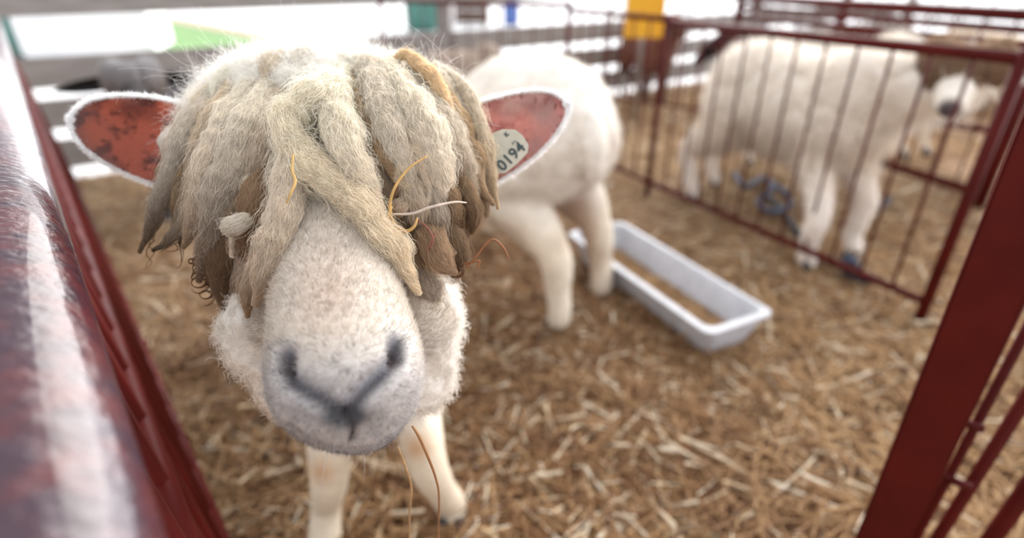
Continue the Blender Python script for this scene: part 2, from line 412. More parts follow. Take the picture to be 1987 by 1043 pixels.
# ------------------------------------------------------------------ red metal panels
def panel(A, B, z1, label, n, z0=.09, rail=.013, bar=.0045, lean=(0, 0), mat=None, posts=(1, 1), toprail=None, group=None, mid=()):
    mat = mat or M_red
    A = np.array([A[0], A[1], 0.]); B = np.array([B[0], B[1], 0.]); base = A.copy()
    e = empty('metal_pen_panel', base, label=label, cat='panel', group=group)
    ln = np.array([lean[0], lean[1], 0.])
    def q(t, z): return A+(B-A)*t+ln*(1-z/z1)+np.array([0, 0, z])
    tr = tube('top_rail', [q(0, z1), q(.5, z1), q(1, z1)], toprail or rail, M_redrail if toprail else mat, e, 24 if toprail else 12, base)
    tube('bottom_rail', [q(0, z0), q(.5, z0), q(1, z0)], rail*.8, mat, e, 12, base)
    for z in mid: tube('middle_rail', [q(0, z), q(.5, z), q(1, z)], rail*.7, mat, e, 10, base)
    for t, f in ((0, posts[0]), (1, posts[1])):
        if f: tube('post', [q(t, 0.0), q(t, z1*.5), q(t, z1+.02)], rail*1.05, mat, e, 12, base)
    for i in range(n):
        t = (i+1)/(n+1)
        tube('bar', [q(t, z0), q(t, (z0+z1)/2), q(t, z1)], bar, mat, e, 8, base)
    return e
# left panel, whose top rail runs past the camera
lp = np.array([-.771, -.637]); LA = np.array([-.12, .13])+lp*.036; LB = np.array([-2.2, 2.66])+lp*.036; LD = (LB-LA)/np.linalg.norm(LB-LA)
panel(LA-LD*.6, LB, .82, 'red metal panel along the left with a thick glossy chipped top rail', 30, z0=.07, lean=-lp*.075, toprail=.036, bar=.009, rail=.02, posts=(0, 1), mid=(.5,))
Ca, Cb, Cc, Cd = (-.80, 3.78), (.30, 3.25), (.66, 2.62), (1.28, 1.50)
panel(Ca, Cb, .83, 'thin barred red panel beside the board fence at the back', 11, bar=.004)
panel(Cb, Cc, .81, 'short red panel at the back corner behind the shorn white sheep', 6, posts=(0, 1))
panel(Cc, Cd, .80, 'red barred panel dividing the near pen from the sheep at right', 11, posts=(0, 1), rail=.016, bar=.005)
panel((1.50, 4.1), (2.15, 2.45), .83, 'red panel crossing behind the sheep in the right pen', 13, posts=(1, 1), rail=.026, mid=(.775, .72))
panel((.75, 4.7), (1.50, 4.1), .83, 'red panel in front of the brown sheep in the far pen', 8, posts=(1, 0))
panel((2.3, 4.3), (3.4, 3.3), .88, 'red panel farthest to the right beyond the other pens', 10, rail=.03, mid=(.6,))

# near gate at the right edge
def near_gate():
    base = np.array([.545, .56, 0])
    e = empty('metal_gate', base, label='dark red metal gate close by at right with a wide flat upright', cat='gate')
    a = W(1712, 1043, .86); b = W(2000, 380, .58); d = b-a
    lo = a-d*(a[2]-.0)/d[2]; hi = a+d*(1.02-a[2])/d[2]
    dr = np.array([.80, -.60, 0])
    beam('flat_upright', lo, hi, .062, .018, M_red, e, base, upv=np.cross(dr, d)/np.linalg.norm(np.cross(dr, d)))
    def up(px1, py1, d1, px2, py2, d2, r, nm='bar'):
        p = W(px1, py1, d1); q = W(px2, py2, d2); v = q-p
        tube(nm, [p-v*(p[2]-.06)/v[2], p, p+v*(1.0-p[2])/v[2]], r, M_red, e, 14, base)
    up(1763, 1027, .855, 1938, 660, .70, .0085)
    up(1786, 1027, .86, 1965, 690, .72, .006)
    up(1829, 1027, .86, 1992, 770, .755, .0085)
    up(1925, 1043, .86, 2010, 925, .80, .012)
    up(2040, 1043, .86, 2110, 945, .80, .012)
    for px, py, dd in ((1858, 935, .80), (1880, 822, .76)):
        c = W(px, py, dd); tube('bolt', [c-dr*.012, c, c+dr*.016], 0.006, M_red, e, 10, base)
    p = np.array([.50, .60, .06]); q = np.array([1.3, .35, .06]); tube('bottom_rail', [p, (p+q)/2, q], .016, M_red, e, 12, base)
    p = p+[0, 0, .94]; q = q+[0, 0, .94]; tube('top_rail', [p, (p+q)/2, q], .016, M_red, e, 12, base)
near_gate()

# ------------------------------------------------------------------ feed trough
def trough():
    zt = .125
    c = [P(1098, 452, zt), P(1208, 428, zt), P(1493, 603, zt), P(1386, 652, zt)]
    # square it up
    ctr = sum(c)/4; lx = (c[2]-c[1]+c[3]-c[0])/2; ly = (c[1]-c[0]+c[2]-c[3])/2
    L = np.linalg.norm(lx); Wd = np.linalg.norm(ly); x = lx/L; y = np.array([-x[1], x[0], 0])
    base = np.array([ctr[0], ctr[1], .012])
    rz = math.atan2(x[1], x[0])
    e = empty('feed_trough', base, rz, label='shallow grey plastic feed trough lying on the straw', cat='trough')
    bm = bmesh.new()
    def ring(l, w_, z, n=6, r=.03):
        out = []
        for (sx_, sy_, a0) in ((1, 1, 0), (-1, 1, 90), (-1, -1, 180), (1, -1, 270)):
            for i in range(n+1):
                a = math.radians(a0+90*i/n)
                out.append(bm.verts.new((sx_*(l/2-r)+r*math.cos(a), sy_*(w_/2-r)+r*math.sin(a), z)))
        return out
    H = zt-.012
    R_ = [ring(L*.90, Wd*.62, 0), ring(L*.985, Wd*.93, H*.93), ring(L+.0, Wd+.0, H*.9), ring(L+.004, Wd+.004, H), ring(L-.035, Wd-.035, H+.003), ring(L*.965-.02, Wd*.88-.02, H*.9), ring(L*.89, Wd*.60, .012)]
    m = len(R_[0])
    for a, b in zip(R_[:-1], R_[1:]):
        for i in range(m): bm.faces.new((a[i], a[(i+1) % m], b[(i+1) % m], b[i]))
    bm.faces.new(R_[0][::-1]); bm.faces.new(R_[-1])
    bmesh.ops.recalc_face_normals(bm, faces=bm.faces[:])
    me = bpy.data.meshes.new('t'); bm.to_mesh(me); bm.free()
    for p in me.polygons: p.use_smooth = False
    link('tub', me, M_trough, e)
    n = 2600
    u = RNG.uniform(-.43, .43, n)*L; v = RNG.uniform(-.28, .28, n)*Wd
    R0 = ctr*[1, 1, 0]+u[:, None]*x+v[:, None]*y+np.stack([0*u, 0*u, .028+.015*RNG.random(n)], 1)
    az = RNG.uniform(0, 6.28, n); D = np.stack([np.cos(az), np.sin(az), RNG.normal(0, .1, n)], 1)
    pos = grow(R0, D, RNG.uniform(.015, .05, n), 4, wander=.1)
    q = pos-ctr; lu = np.clip(q@x, -.44*L, .44*L); lv = np.clip(q@y, -.30*Wd, .30*Wd)
    pos = np.stack([ctr[0]+lu*x[0]+lv*y[0], ctr[1]+lu*x[1]+lv*y[1], np.clip(pos[..., 2], .028, .06)], -1)
    col = mixc([.28, .15, .07], [.62, .42, .22], RNG.random(n))
    tag(hairs('hay_scraps', pos, np.full((n, 1), .0016), col[:, None], M_straw), 'brown hay scraps inside the grey trough', 'hay', kind='stuff')
trough()

# ------------------------------------------------------------------ webbing halters left on the straw
def halter(pts, mat, label, r=.012, cat='halter'):
    base = P(*pts[0], 0.02)
    e = empty('halter', base, label=label, cat=cat)
    pp = catmull([P(x, y, z) for x, y, z in [(p[0], p[1], .02+.035*(i % 2)) for i, p in enumerate(pts)]], 60)
    tube('strap', pp, r, mat, e, 8, base)
    return e
h = halter([(1425, 335), (1445, 362), (1480, 345), (1500, 365), (1470, 392), (1500, 410), (1535, 395), (1520, 370), (1490, 352)], M_bluerope, 'blue and black webbing halter lying under the white sheep')
tube('buckle_strap', [P(1480, 375, .04), P(1510, 398, .05), P(1540, 440, .03), P(1560, 470, .02)], .014, M_black, h, 8, P(1425, 335, .02))
h = halter([(1590, 495), (1620, 512), (1650, 500), (1665, 520), (1640, 530), (1680, 545), (1695, 535)], M_black, 'black halter tangled in straw by the front hooves of the white sheep', r=.011)
tube('buckle', [P(1640, 498, .05), P(1655, 506, .055)], .016, M_bluerope, h, 8, P(1590, 495, .02))
halter([(1695, 405), (1712, 392), (1728, 385), (1716, 402), (1700, 412)], M_black, 'small black strap lying behind the white sheep at right', r=.010, cat='strap')

# ------------------------------------------------------------------ things beyond the fence
def shed():
    e = empty('white_shed', (-5.89, 8.27, 0), rz=.30, label='white shed with a teal end beyond the fence at left', cat='shed')
    box('wall_panel', (.275, 0, 1.3), (1.5, 1.2, 2.6), M_white, e, bev=.03)
    box('end_panel', (-.775, 0, 1.3), (.6, 1.16, 2.6), M_teal, e, bev=.03)
    box('roof_sheet', (-.02, 0, 2.64), (2.4, 1.5, .08), M_steel, e, bev=.01)
shed()
def drum(name, px, pybot, hgt, wpx, mat, label, cat):
    b = P(px, pybot, 0); d = PROJ(b)[2]; r = wpx*d/F/2
    e = empty(name, b, label=label, cat=cat)
    tube('body', [(0, 0, 0), (0, 0, hgt*.5), (0, 0, hgt)], [r, r*1.02, r], mat, e, 24)
    for z in (.33, .66): tube('hoop', [(0, 0, hgt*z-.012), (0, 0, hgt*z+.012)], r*1.05, mat, e, 24)
drum('barrel', 820, 56, .95, 62, M_teal, 'teal green barrel standing beyond the board fence', 'barrel')
drum('barrel', 992, 46, .7, 30, M_blue, 'blue barrel beside the brown crate beyond the fence', 'barrel')
b = P(870, 58, 0); tag(box('white_post', b+[0, 0, .9], (.22, .22, 1.8), M_white), 'square white post right of the teal barrel', 'post')
b = P(915, 44, 0)
e = empty('wooden_crate', b, label='dark brown wooden crate right of the white post', cat='crate')
for z in (.12, .36, .60): box('slat', (0, 0, z), (.72, .5, .2), M_darkbrown, e)
for sx_ in (-.33, .33):
    for sy_ in (-.26, .26): box('corner_post', (sx_, sy_, .36), (.06, .03, .74), M_darkbrown, e)
b = P(1248, 64, .62)
e = empty('yellow_sign', (b[0], b[1], 0), label='bright yellow sign board on a post behind the far pens', cat='sign')
box('sign_board', (0, 0, .90), (.26, .02, .62), M_yellow, e)
tube('stake', [(0, .03, 0), (0, .03, 1.2)], .015, M_steel, e, 10)
def bucket(px, py, z, r, mat, label):
    b = P(px, py, z); e = empty('bucket', (b[0], b[1], 0), label=label, cat='bucket')
    tube('pail', [(0, 0, 0), (0, 0, .15), (0, 0, .3)], [r*.8, r*.9, r], mat, e, 20)
    a = np.linspace(0, math.pi, 15); tube('bail', np.stack([r*np.cos(a), 0*a, .3+r*.9*np.sin(a)], 1), .004, M_steel, e, 6)
for px, py, m, l in ((1330, 22, M_white, 'white bucket left of the blue ones behind the far pens'), (1475, 36, M_blue, 'blue bucket behind the red panels at upper right'), (1555, 30, M_white, 'white bucket right of the blue bucket at upper right'), (1640, 12, M_blue, 'blue bucket farthest to the right at the top edge')):
    bucket(px, py, .3, .14, m, l)
# ------------------------------------------------------------------ sheep
def sheep(name, loc, rz, label, size=1.0, wool=WHITE, face=WHITE, legs=WHITE, lump=.012, fuzz=9000, fuzz_len=.02, head=None, hoofs=None,
          forelock=None, dirt=0.0, ears=True, width=1.0, earcol=(.35, .2, .17), hooftops=None, fuzzrad=.0006, belly=0.0, eyes=True, udder=False, legr=1.0, earlen=.115, nbz=.60, hock=0.0, spots=(), drop=0.0):
    """a standing sheep facing +X in its own frame, back at about 0.72"""
    e = empty(name, (loc[0], loc[1], 0), rz, label=label, cat='sheep')
    S = size; w_ = width
    hp = np.array(head[0]) if head else np.array([.50, 0, .80]); nz_ = np.array(head[1]) if head else np.array([.70, 0, .70])
    hf = hoofs or [(.27, .09), (.27, -.09), (-.30, .10), (-.30, -.10)]
    parts = []
    E = lambda c, r, R=None: parts.append(('e', (c, r, R)))
    E((.20, 0, .50), (.20, .165*w_, .20)); E((0, 0, .50), (.30, .175*w_, .195)); E((-.22, 0, .53), (.19, .165*w_, .185)); E((-.05, 0, .60), (.30, .13*w_, .11))
    nb = np.array([.27, 0, nbz])
    parts.append(('t', ([nb, (nb+hp)/2+[.03, 0, -.02], hp+[0, 0, -.02]], [.145, .10, .075])))
    hd = (nz_-hp)/np.linalg.norm(nz_-hp)
    parts.append(('t', ([hp, hp+(nz_-hp)*.45, nz_-hd*.03], [.073, .058, .043])))
    parts.append(('t', ([hp+[0, 0, -.05], hp+(nz_-hp)*.6+[0, 0, -.03]], [.05, .036])))
    for i, (hx, hy) in enumerate(hf):
        s = 1 if hy > 0 else -1
        if i < 2:
            parts.append(('t', ([(.22, s*.09, .45), (.25*.5+hx*.5, (s*.09+hy)/2, .30), (hx+.005, hy, .22), (hx-.005, hy, .10), (hx, hy, .055), (hx+.015, hy, .03)], [.075, .042*legr, .034*legr, .024*legr, .027*legr, .026*legr])))
        else:
            parts.append(('t', ([(-.24, s*.09, .50), (-.21+hock*.4, s*.105, .38), (hx-.05+hock, hy*.8+s*.02, .25), (hx-.03+hock*.5, hy, .13), (hx, hy, .055), (hx+.015, hy, .03)], [.115, .085*legr, .040*legr, .030*legr, .027*legr, .026*legr])))
    parts.append(('t', ([(-.39, 0, .60), (-.43, 0, .54), (-.43, 0, .47)], [.035, .032, .018])))
    if udder: E((-.18, 0, .34), (.08, .07, .07))
    me = union_remesh(parts, .0085, 6)
    V = verts(me); Nn = normals(me)
    legf = smooth01(V[:, 2], .40, .26)
    hdist = np.linalg.norm(V-(nz_*.62+hp*.38), axis=1); hf_ = smooth01(hdist, .16, .10)
    amp = lump*(1-legf*.75)*(1-hf_*.95)
    V2 = V+Nn*((vn(V, 28, 1.7)*.6+vn(V, 60, 4.1)*.4)*amp)[:, None]+Nn*(vn(V, 7, 2.2)*amp*.8)[:, None]
    V2[:, 2] -= drop*smooth01(V2[:, 0], -.12, .30)*smooth01(V2[:, 2], .38, .60)
    setverts(me, V2)
    C = np.tile(wool, (len(V), 1)); C = mixc(C, legs, legf); C = mixc(C, face, hf_)
    C = mixc(C, TAN, belly*smooth01(V[:, 2], .52, .36)*(1-legf*.6)*(.6+.4*vn(V, 9)))
    C = mixc(C, [.30, .17, .10], dirt*smooth01(vn(V, 9, 5.5), .1, .6)*smooth01(V[:, 2], .62, .3))
    for c_, r_, k_ in spots: C = mixc(C, k_, np.exp(-(np.linalg.norm(V-np.array(c_), axis=1)/r_)**2)*.85)
    nd = np.linalg.norm(V-nz_, axis=1); C = mixc(C, [.09, .075, .08], smooth01(nd, .040, .022)*(1 if face[0] > .3 else 0))
    setcol(me, C)
    link('body', me, M_wool, e)
    hv = smooth01(V2[:, 2], .16, .26)*.9+.1
    hv = hv*(1-hf_*.8)
    pt, nn, vi = sample_surface(me, fuzz, hv)
    L = fuzz_len*(.5+RNG.random(fuzz))*(.35+.65*smooth01(pt[:, 2], .25, .4))
    D = nn+np.array([0, 0, -.45])+RNG.normal(size=(fuzz, 3))*.35
    pos = grow(pt-nn*.003, D, L, 5, curl=.0018, freq=1.6, wander=.5, grav=.25)
    hairs('fleece', pos, np.linspace(1, .5, 5)[None]*fuzzrad, C[vi][:, None]*(1.0+.08*RNG.normal(size=(fuzz, 1, 1))), M_fibre, e)
    for (hx, hy) in hf:      # cloven hooves
        for sgn in (-1, 1):
            V_, Q_, T_ = tube_np([(hx+.012, hy+sgn*.013, .052), (hx+.024, hy+sgn*.014, .025), (hx+.036, hy+sgn*.013, .001)], [.014, .017, .017], 10)
            link('hoof', mesh_mix(V_, Q_, T_), M_hoof, e)
    side = np.cross([0, 0, 1.], hd); side /= np.linalg.norm(side)
    hn = np.cross(hd, side)
    if ears:
        for sgn in (-1, 1):
            b = hp+side*sgn*.062+hd*.02+hn*.02; t = b+side*sgn*earlen+hd*.005+np.array([0, 0, -.02])
            V_, Q_, U_, Vv_, *_ = leaf_ear(b, t, .062, hd+hn*.5+np.array([0, 0, -.2]), nu=14, nv=9)
            m2 = mesh_np(V_, Q_); K = len(U_)
            Ce = np.vstack([np.tile(earcol, (K, 1)), np.tile(face, (K, 1))]); setcol(m2, Ce)
            link('ear', m2, M_ear, e)
    if eyes:
        for sgn in (-1, 1):
            c = hp+(nz_-hp)*.36+side*sgn*.058+hn*.022
            bm = bmesh.new(); bmesh.ops.create_uvsphere(bm, u_segments=14, v_segments=10, radius=.012); bmesh.ops.translate(bm, verts=bm.verts, vec=Vector(c))
            m3 = bpy.data.meshes.new('eye'); bm.to_mesh(m3); bm.free(); [setattr(p, 'use_smooth', True) for p in m3.polygons]
            link('eye', m3, M_eye, e)
    if forelock is not None:     # curls hanging over the brow
        fc, nlock, fl = forelock
        Rr = []; 
        pos_all = []; col_all = []
        for i in range(nlock):
            a = RNG.uniform(-1.5, 1.5); st = hp+hn*.055+side*math.sin(a)*.05+hd*math.cos(a)*.03+np.array([0, 0, .02])
            out = side*math.sin(a)*.062+hd*(math.cos(a)*.080)+hn*.012
            ln = fl*RNG.uniform(.7, 1.1)
            path = catmull([st, st+out*.6+[0, 0, .01], st+out+np.array([0, 0, -ln*.5]), st+out*1.05+np.array([0, 0, -ln])], 12)
            nf = 240; off = RNG.normal(size=(nf, 1, 3))*.010; ph = RNG.random((nf, 1, 1))*6.28; t = np.linspace(0, 1, 12)[None, :, None]
            pp = path[None]+off*(1-.5*t)+.004*np.concatenate([np.cos(30*t+ph), np.sin(30*t+ph), np.cos(22*t+ph)*.5], -1)
            pos_all.append(pp); col_all.append(np.broadcast_to(mixc(fc, np.array(fc)*[.55, .45, .38], np.linspace(0, 1, 12)**1.2)[None], (nf, 12, 3)))
        hairs('forelock', np.vstack(pos_all), np.full((1, 1), .0013), np.vstack(col_all), M_fibre, e)
    e.scale = (S, S, S)
    return e

def az(dx, dy): return math.atan2(dy, dx)
def local(O, a, S):
    def f(p):
        d = np.array([p[0], p[1]])-np.array(O); return np.array([(d[0]*math.cos(a)+d[1]*math.sin(a))/S, (-d[0]*math.sin(a)+d[1]*math.cos(a))/S, p[2]/S])
    return f
def feet(L, pts): return [tuple(L(P(x, y, 0))[:2]) for x, y in pts]
# shorn white sheep seen from behind
a2 = az(-.50, .87); O2 = (-.02, 1.855); L2 = local(O2, a2, 1.10)
h2 = feet(L2, ((1085, 645), (1165, 582)))
sheep('sheep', O2, a2, 'shorn white sheep turned away behind the curly-haired one, beside the trough', size=1.10, lump=.006, fuzz=20000, fuzz_len=.012,
      hoofs=[(.27, .09), (.27, -.09), h2[0], h2[1]], wool=np.array([.76, .72, .66]), legs=np.array([.74, .66, .54]), dirt=.4, width=1.08, head=([.44, .03, .44], [.54, .06, .25]), legr=1.22, nbz=.50, hock=.09, drop=.11, spots=(((-.42, -.03, .43), .045, (.34, .20, .15)), ((-.28, -.05, .31), .075, (.24, .11, .06)), ((-.27, -.07, .21), .06, (.28, .13, .07)), ((-.36, -.10, .52), .03, (.5, .38, .33))))
# white fleeced sheep in the right pen, head turned to the camera
a3 = az(.37, -.93); O3 = (1.14, 2.35); L3 = local(O3, a3, 1.0)
hh = feet(L3, ((1338, 388), (1380, 362), (1558, 520), (1646, 492)))
sheep('sheep', O3, a3, 'long-woolled white sheep in the right pen facing us with brown curls over its face', size=1.0, lump=.022, fuzz=26000, fuzz_len=.035,
      wool=np.array([.84, .79, .72]), legs=np.array([.82, .76, .70]), belly=.6, width=1.1, head=(L3(W(1862, 140, 1.86)), L3(W(1842, 212, 1.73))), forelock=(np.array([.40, .28, .19]), 60, .085), earcol=(.75, .72, .7),
      hoofs=[hh[3], hh[2], hh[1], hh[0]], fuzzrad=.0009, legr=1.25)
sheep('sheep', (1.62, 3.0), az(.6, -.5), 'woolly white sheep standing behind the brown-curled sheep', size=.97, lump=.025, fuzz=14000, fuzz_len=.035, wool=np.array([.84, .79, .71]), belly=.4, fuzzrad=.0009, head=([.46, -.12, .60], [.60, -.20, .45]))
sheep('sheep', (2.50, 3.05), az(.366, -.93), 'cream fleeced sheep at the far right behind the red rail', size=.98, lump=.025, fuzz=9000, fuzz_len=.035, wool=np.array([.66, .55, .42]), belly=.4, fuzzrad=.0009)
sheep('sheep', (1.12, 5.0), az(.25, -1), 'brown sheep in the far pen below the yellow sign', size=.80, lump=.02, fuzz=5000, fuzz_len=.03, wool=np.array([.25, .12, .09]), face=np.array([.12, .06, .05]), legs=np.array([.10, .06, .05]), fuzzrad=.0012)
sheep('sheep', (1.92, 4.80), az(-1, -.10), 'dark brown sheep standing right of the brown one in the far pen', size=.80, head=([.44, 0, .56], [.58, 0, .42]), lump=.02, fuzz=4000, fuzz_len=.03, wool=np.array([.06, .025, .025]), face=np.array([.03, .02, .02]), legs=np.array([.03, .02, .02]), fuzzrad=.0012)
sheep('sheep', (-.34, 3.90), az(FD[0], FD[1]), 'greyish tan sheep whose back shows along the board fence', size=.76, lump=.012, fuzz=6000, fuzz_len=.02, wool=np.array([.36, .29, .24]), face=np.array([.25, .2, .17]), legs=np.array([.2, .16, .13]), width=.9, head=([.44, 0, .50], [.56, 0, .34]))
# dark grey sheep behind the left ear
a5 = az(.32, -.95); O5 = (-1.52, 2.56); L5 = local(O5, a5, .80)
sheep('sheep', O5, a5, 'dark grey sheep with black ears standing behind at the left', size=.80, lump=.015, fuzz=9000, fuzz_len=.03, wool=np.array([.12, .11, .115]), face=np.array([.06, .055, .055]), legs=np.array([.04, .04, .04]),
      head=(L5(W(262, 160, 2.12)), L5(W(264, 210, 1.98))), forelock=(np.array([.48, .48, .50]), 40, .10), earcol=(.012, .011, .012), width=.95, fuzzrad=.0009, earlen=.25)
# ------------------------------------------------------------------ the curly-haired sheep up close
BASE = np.array([-.25, .95, 0.])
ram = empty('sheep', BASE, label='big white sheep up close with long curly forelock and a numbered ear tag', cat='sheep')
HO, HN = W(622, 305, .56), W(680, 800, .335)
ha = (HN-HO); HL = np.linalg.norm(ha); ha /= HL
roll = math.radians(8)
s0 = RX - ha*(RX@ha); s0 /= np.linalg.norm(s0); n0 = np.cross(s0, ha)
if n0[2] < 0: n0 = -n0
hs = s0*math.cos(roll)+n0*math.sin(roll); hn = n0*math.cos(roll)-s0*math.sin(roll)

def head_mesh():
    #      along, half width, up, down, centre shift up
    S = [(-.055, .020, .02, .02, 0), (-.045, .045, .04, .04, 0), (-.02, .060, .055, .055, 0), (.03, .068, .062, .065, 0), (.08, .066, .060, .068, 0), (.13, .056, .050, .064, 0),
         (.18, .0475, .043, .056, 0), (.22, .0450, .039, .054, 0), (.255, .0462, .037, .053, 0), (.285, .0485, .035, .058, 0), (.305, .0478, .033, .057, -.001), (.322, .0430, .029, .052, -.003), (.333, .0340, .022, .043, -.005), (.341, .020, .012, .028, -.006), (.343, .006, .004, .008, -.007)]
    S = np.array(S); sc = HL/.335
    n = 60; k = 40; t = np.linspace(0, len(S)-1, n)
    D = catmull(S, n); ph = np.linspace(0, 2*math.pi, k, endpoint=False)
    V = []
    for a_, w_, u_, d_, c_ in D:
        for p in ph:
            c, s = math.cos(p), math.sin(p)
            ex = 2/2.25 if s > 0 else 2/2.25+.22*smooth01(np.array(a_), .2, .3)
            cx = math.copysign(abs(c)**ex, c); sx_ = math.copysign(abs(s)**ex, s)
            V.append(HO+ha*a_*sc+hs*w_*cx+hn*(sx_*(u_ if s > 0 else d_)+c_))
    V = np.array(V)
    i = np.arange(n-1)[:, None]*k; j = np.arange(k)[None]; a = i+j; b = i+(j+1) % k
    Q = np.stack([a, b, b+k, a+k], -1).reshape(-1, 4)
    V = np.vstack([V, V[:k].mean(0), V[-k:].mean(0)]); c0, c1 = n*k, n*k+1
    T3 = np.array([(c0, (q+1) % k, q) for q in range(k)]+[(c1, (n-1)*k+q, (n-1)*k+(q+1) % k) for q in range(k)])
    return V, Q, T3
parts = [('m', head_mesh())]
E = lambda c, r, R=None: parts.append(('e', (tuple(c), r, R)))
poll = HO+ha*.03
parts.append(('t', ([poll-hn*.03, W(655, 480, .63), W(672, 640, .72), (-.265, .90, .52)], [.075, .100, .105, .13])))
E(W(662, 600, .64), (.105, .085, .125))
E(W(512, 640, .485), (.036, .045, .052)); E(W(548, 725, .505), (.030, .04, .042)); E(W(828, 615, .49), (.029, .04, .055)); E(W(818, 705, .51), (.024, .035, .045))
E((-.275, .92, .50), (.135, .14, .17))
Rb = Matrix.Rotation(math.radians(22), 3, 'Z')
E((-.30, 1.02, .54), (.165, .22, .19), Rb); E((-.37, 1.22, .54), (.18, .28, .19), Rb); E((-.46, 1.44, .56), (.165, .19, .18), Rb)
P1 = np.array([-.345, .715]); kn = W(640, 915, .975)
parts.append(('t', ([(-.32, .90, .46), (-.325, .80, .34), tuple(kn), (-.345, .725, .12), (-.35, .70, .055), (-.35, .685, .03)], [.075, .045, .034, .027, .031, .030])))
ft = P(878, 1012, .03)
parts.append(('t', ([(-.20, .90, .46), (-.175, .80, .34), tuple(W(825, 885, .955)), tuple(W(856, 950, 1.03)), tuple(ft+[-.005, .02, .03]), tuple(ft)], [.075, .045, .035, .027, .031, .030])))
for hx, hy in ((-.40, 1.50), (-.60, 1.56)):
    parts.append(('t', ([(hx*.5-.24, 1.45, .50), (hx, 1.42, .37), (hx-.0, 1.54, .25), (hx, hy+.01, .13), (hx, hy, .05), (hx, hy-.015, .03)], [.11, .08, .038, .027, .029, .028])))
parts.append(('t', ([(-.50, 1.60, .60), (-.52, 1.64, .54), (-.52, 1.64, .46)], [.035, .03, .018])))
me = union_remesh(parts, .0034, 2)
V = verts(me); Nn = normals(me)
def hcoord(V): q = V-HO; return q@ha, q@hs, q@hn
a_, s_, n_ = hcoord(V)
facef = smooth01(a_, .06, .11)*smooth01(n_, -.052, -.035)*(np.abs(s_) < .075)*smooth01(V[:, 2], .70, .72)
facef = np.where(a_ > .20, smooth01(n_, -.086, -.072)*smooth01(V[:, 2], .66, .69)*(np.abs(s_) < .08), facef)
legf = smooth01(V[:, 2], .40, .30)
d_cam = (V-C0)@FW
u = CX+F*((V-C0)@RX)/d_cam; v_ = CY-F*((V-C0)@UP)/d_cam
front = (d_cam < .46) & (facef > .3) & (np.einsum('ij,ij->i', Nn, V-C0) < 0)
def segd(u, v, pts):
    best = np.full(len(u), 1e9); par = np.zeros(len(u)); n = len(pts)-1
    for i, (p, q) in enumerate(zip(pts[:-1], pts[1:])):
        p = np.array(p, float); q = np.array(q, float); d = q-p
        t = np.clip(((u-p[0])*d[0]+(v-p[1])*d[1])/(d@d), 0, 1)
        r = np.hypot(u-p[0]-t*d[0], v-p[1]-t*d[1]); m = r < best
        best = np.where(m, r, best); par = np.where(m, (i+t)/n, par)
    return best, par
NL = [(553, 692), (549, 715), (562, 738), (590, 758), (622, 776), (648, 793), (666, 803)]
NR = [(772, 668), (773, 693), (752, 718), (728, 740), (702, 765), (684, 787), (668, 803)]
PH = [(668, 800), (676, 815), (682, 832), (683, 852)]
MO = [(560, 826), (595, 853), (635, 869), (685, 876), (730, 869), (772, 846), (805, 812)]
def face_marks(u, v):
    dl, tl = segd(u, v, NL); dr, tr_ = segd(u, v, NR); dp, tp = segd(u, v, PH); dm, tm = segd(u, v, MO)
    wl = 19-5*tl; wr = 20-6*tr_
    groove = np.maximum(np.exp(-(dl/wl)**2)*(1.0-.35*tl), np.exp(-(dr/wr)**2)*(1.0-.35*tr_))
    hole = np.maximum(np.exp(-(np.hypot((u-553)/13, (v-712)/24))**2), np.exp(-(np.hypot((u-768)/14, (v-690)/24))**2))
    ph = np.exp(-(dp/7)**2)
    mo = np.exp(-(dm/6)**2)
    pad = np.exp(-(np.hypot((u-672)/56, (v-806)/24))**2)      # bare dark skin between the nostrils
    return groove, hole, ph, mo, pad
g, h, ph, mo, pad = face_marks(u, v_)
push = (g*.0062+h*.0085+ph*.0035+mo*.0030)*front
# slightly raised rims of the nostrils and the upper lip
dl, tl = segd(u, v_, [(p[0]+8, p[1]+26) for p in NL]); dr, tr_ = segd(u, v_, [(p[0]-2, p[1]+28) for p in NR])
rim = (np.exp(-(dl/20)**2)+np.exp(-(dr/20)**2))*front
wool = np.clip(1-facef-legf, 0, 1)
lump = (vn(V, 45, 1.7)*.55+vn(V, 95, 4.1)*.45)*.009*wool+vn(V, 12, 2.2)*.008*wool
V2 = V-Nn*push[:, None]+Nn*(rim*.0016)[:, None]+Nn*lump[:, None]
for _ in range(1): setverts(me, V2)
FACE = np.array([.68, .625, .555]); PINKISH = np.array([.62, .50, .42])
def facecol(V, u, v, n):
    C = np.tile(FACE, (n, 1))
    C = mixc(C, PINKISH, np.exp(-(np.hypot((u-640)/60, (v-570)/90))**2)*.55)
    C = mixc(C, [.58, .46, .32], smooth01(np.abs(u-(640+(v-400)*.1))-35-(v-330)*.32, 0, 45)*smooth01(v, 640, 520)*.75)  # yellowed hair beside the locks
    C = mixc(C, [.47, .45, .45], smooth01(v, 630, 760)*.75)
    C = mixc(C, [.30, .29, .31], smooth01(v, 690, 820)*.35*smooth01(vn(V, 220), -.3, .4))
    return C
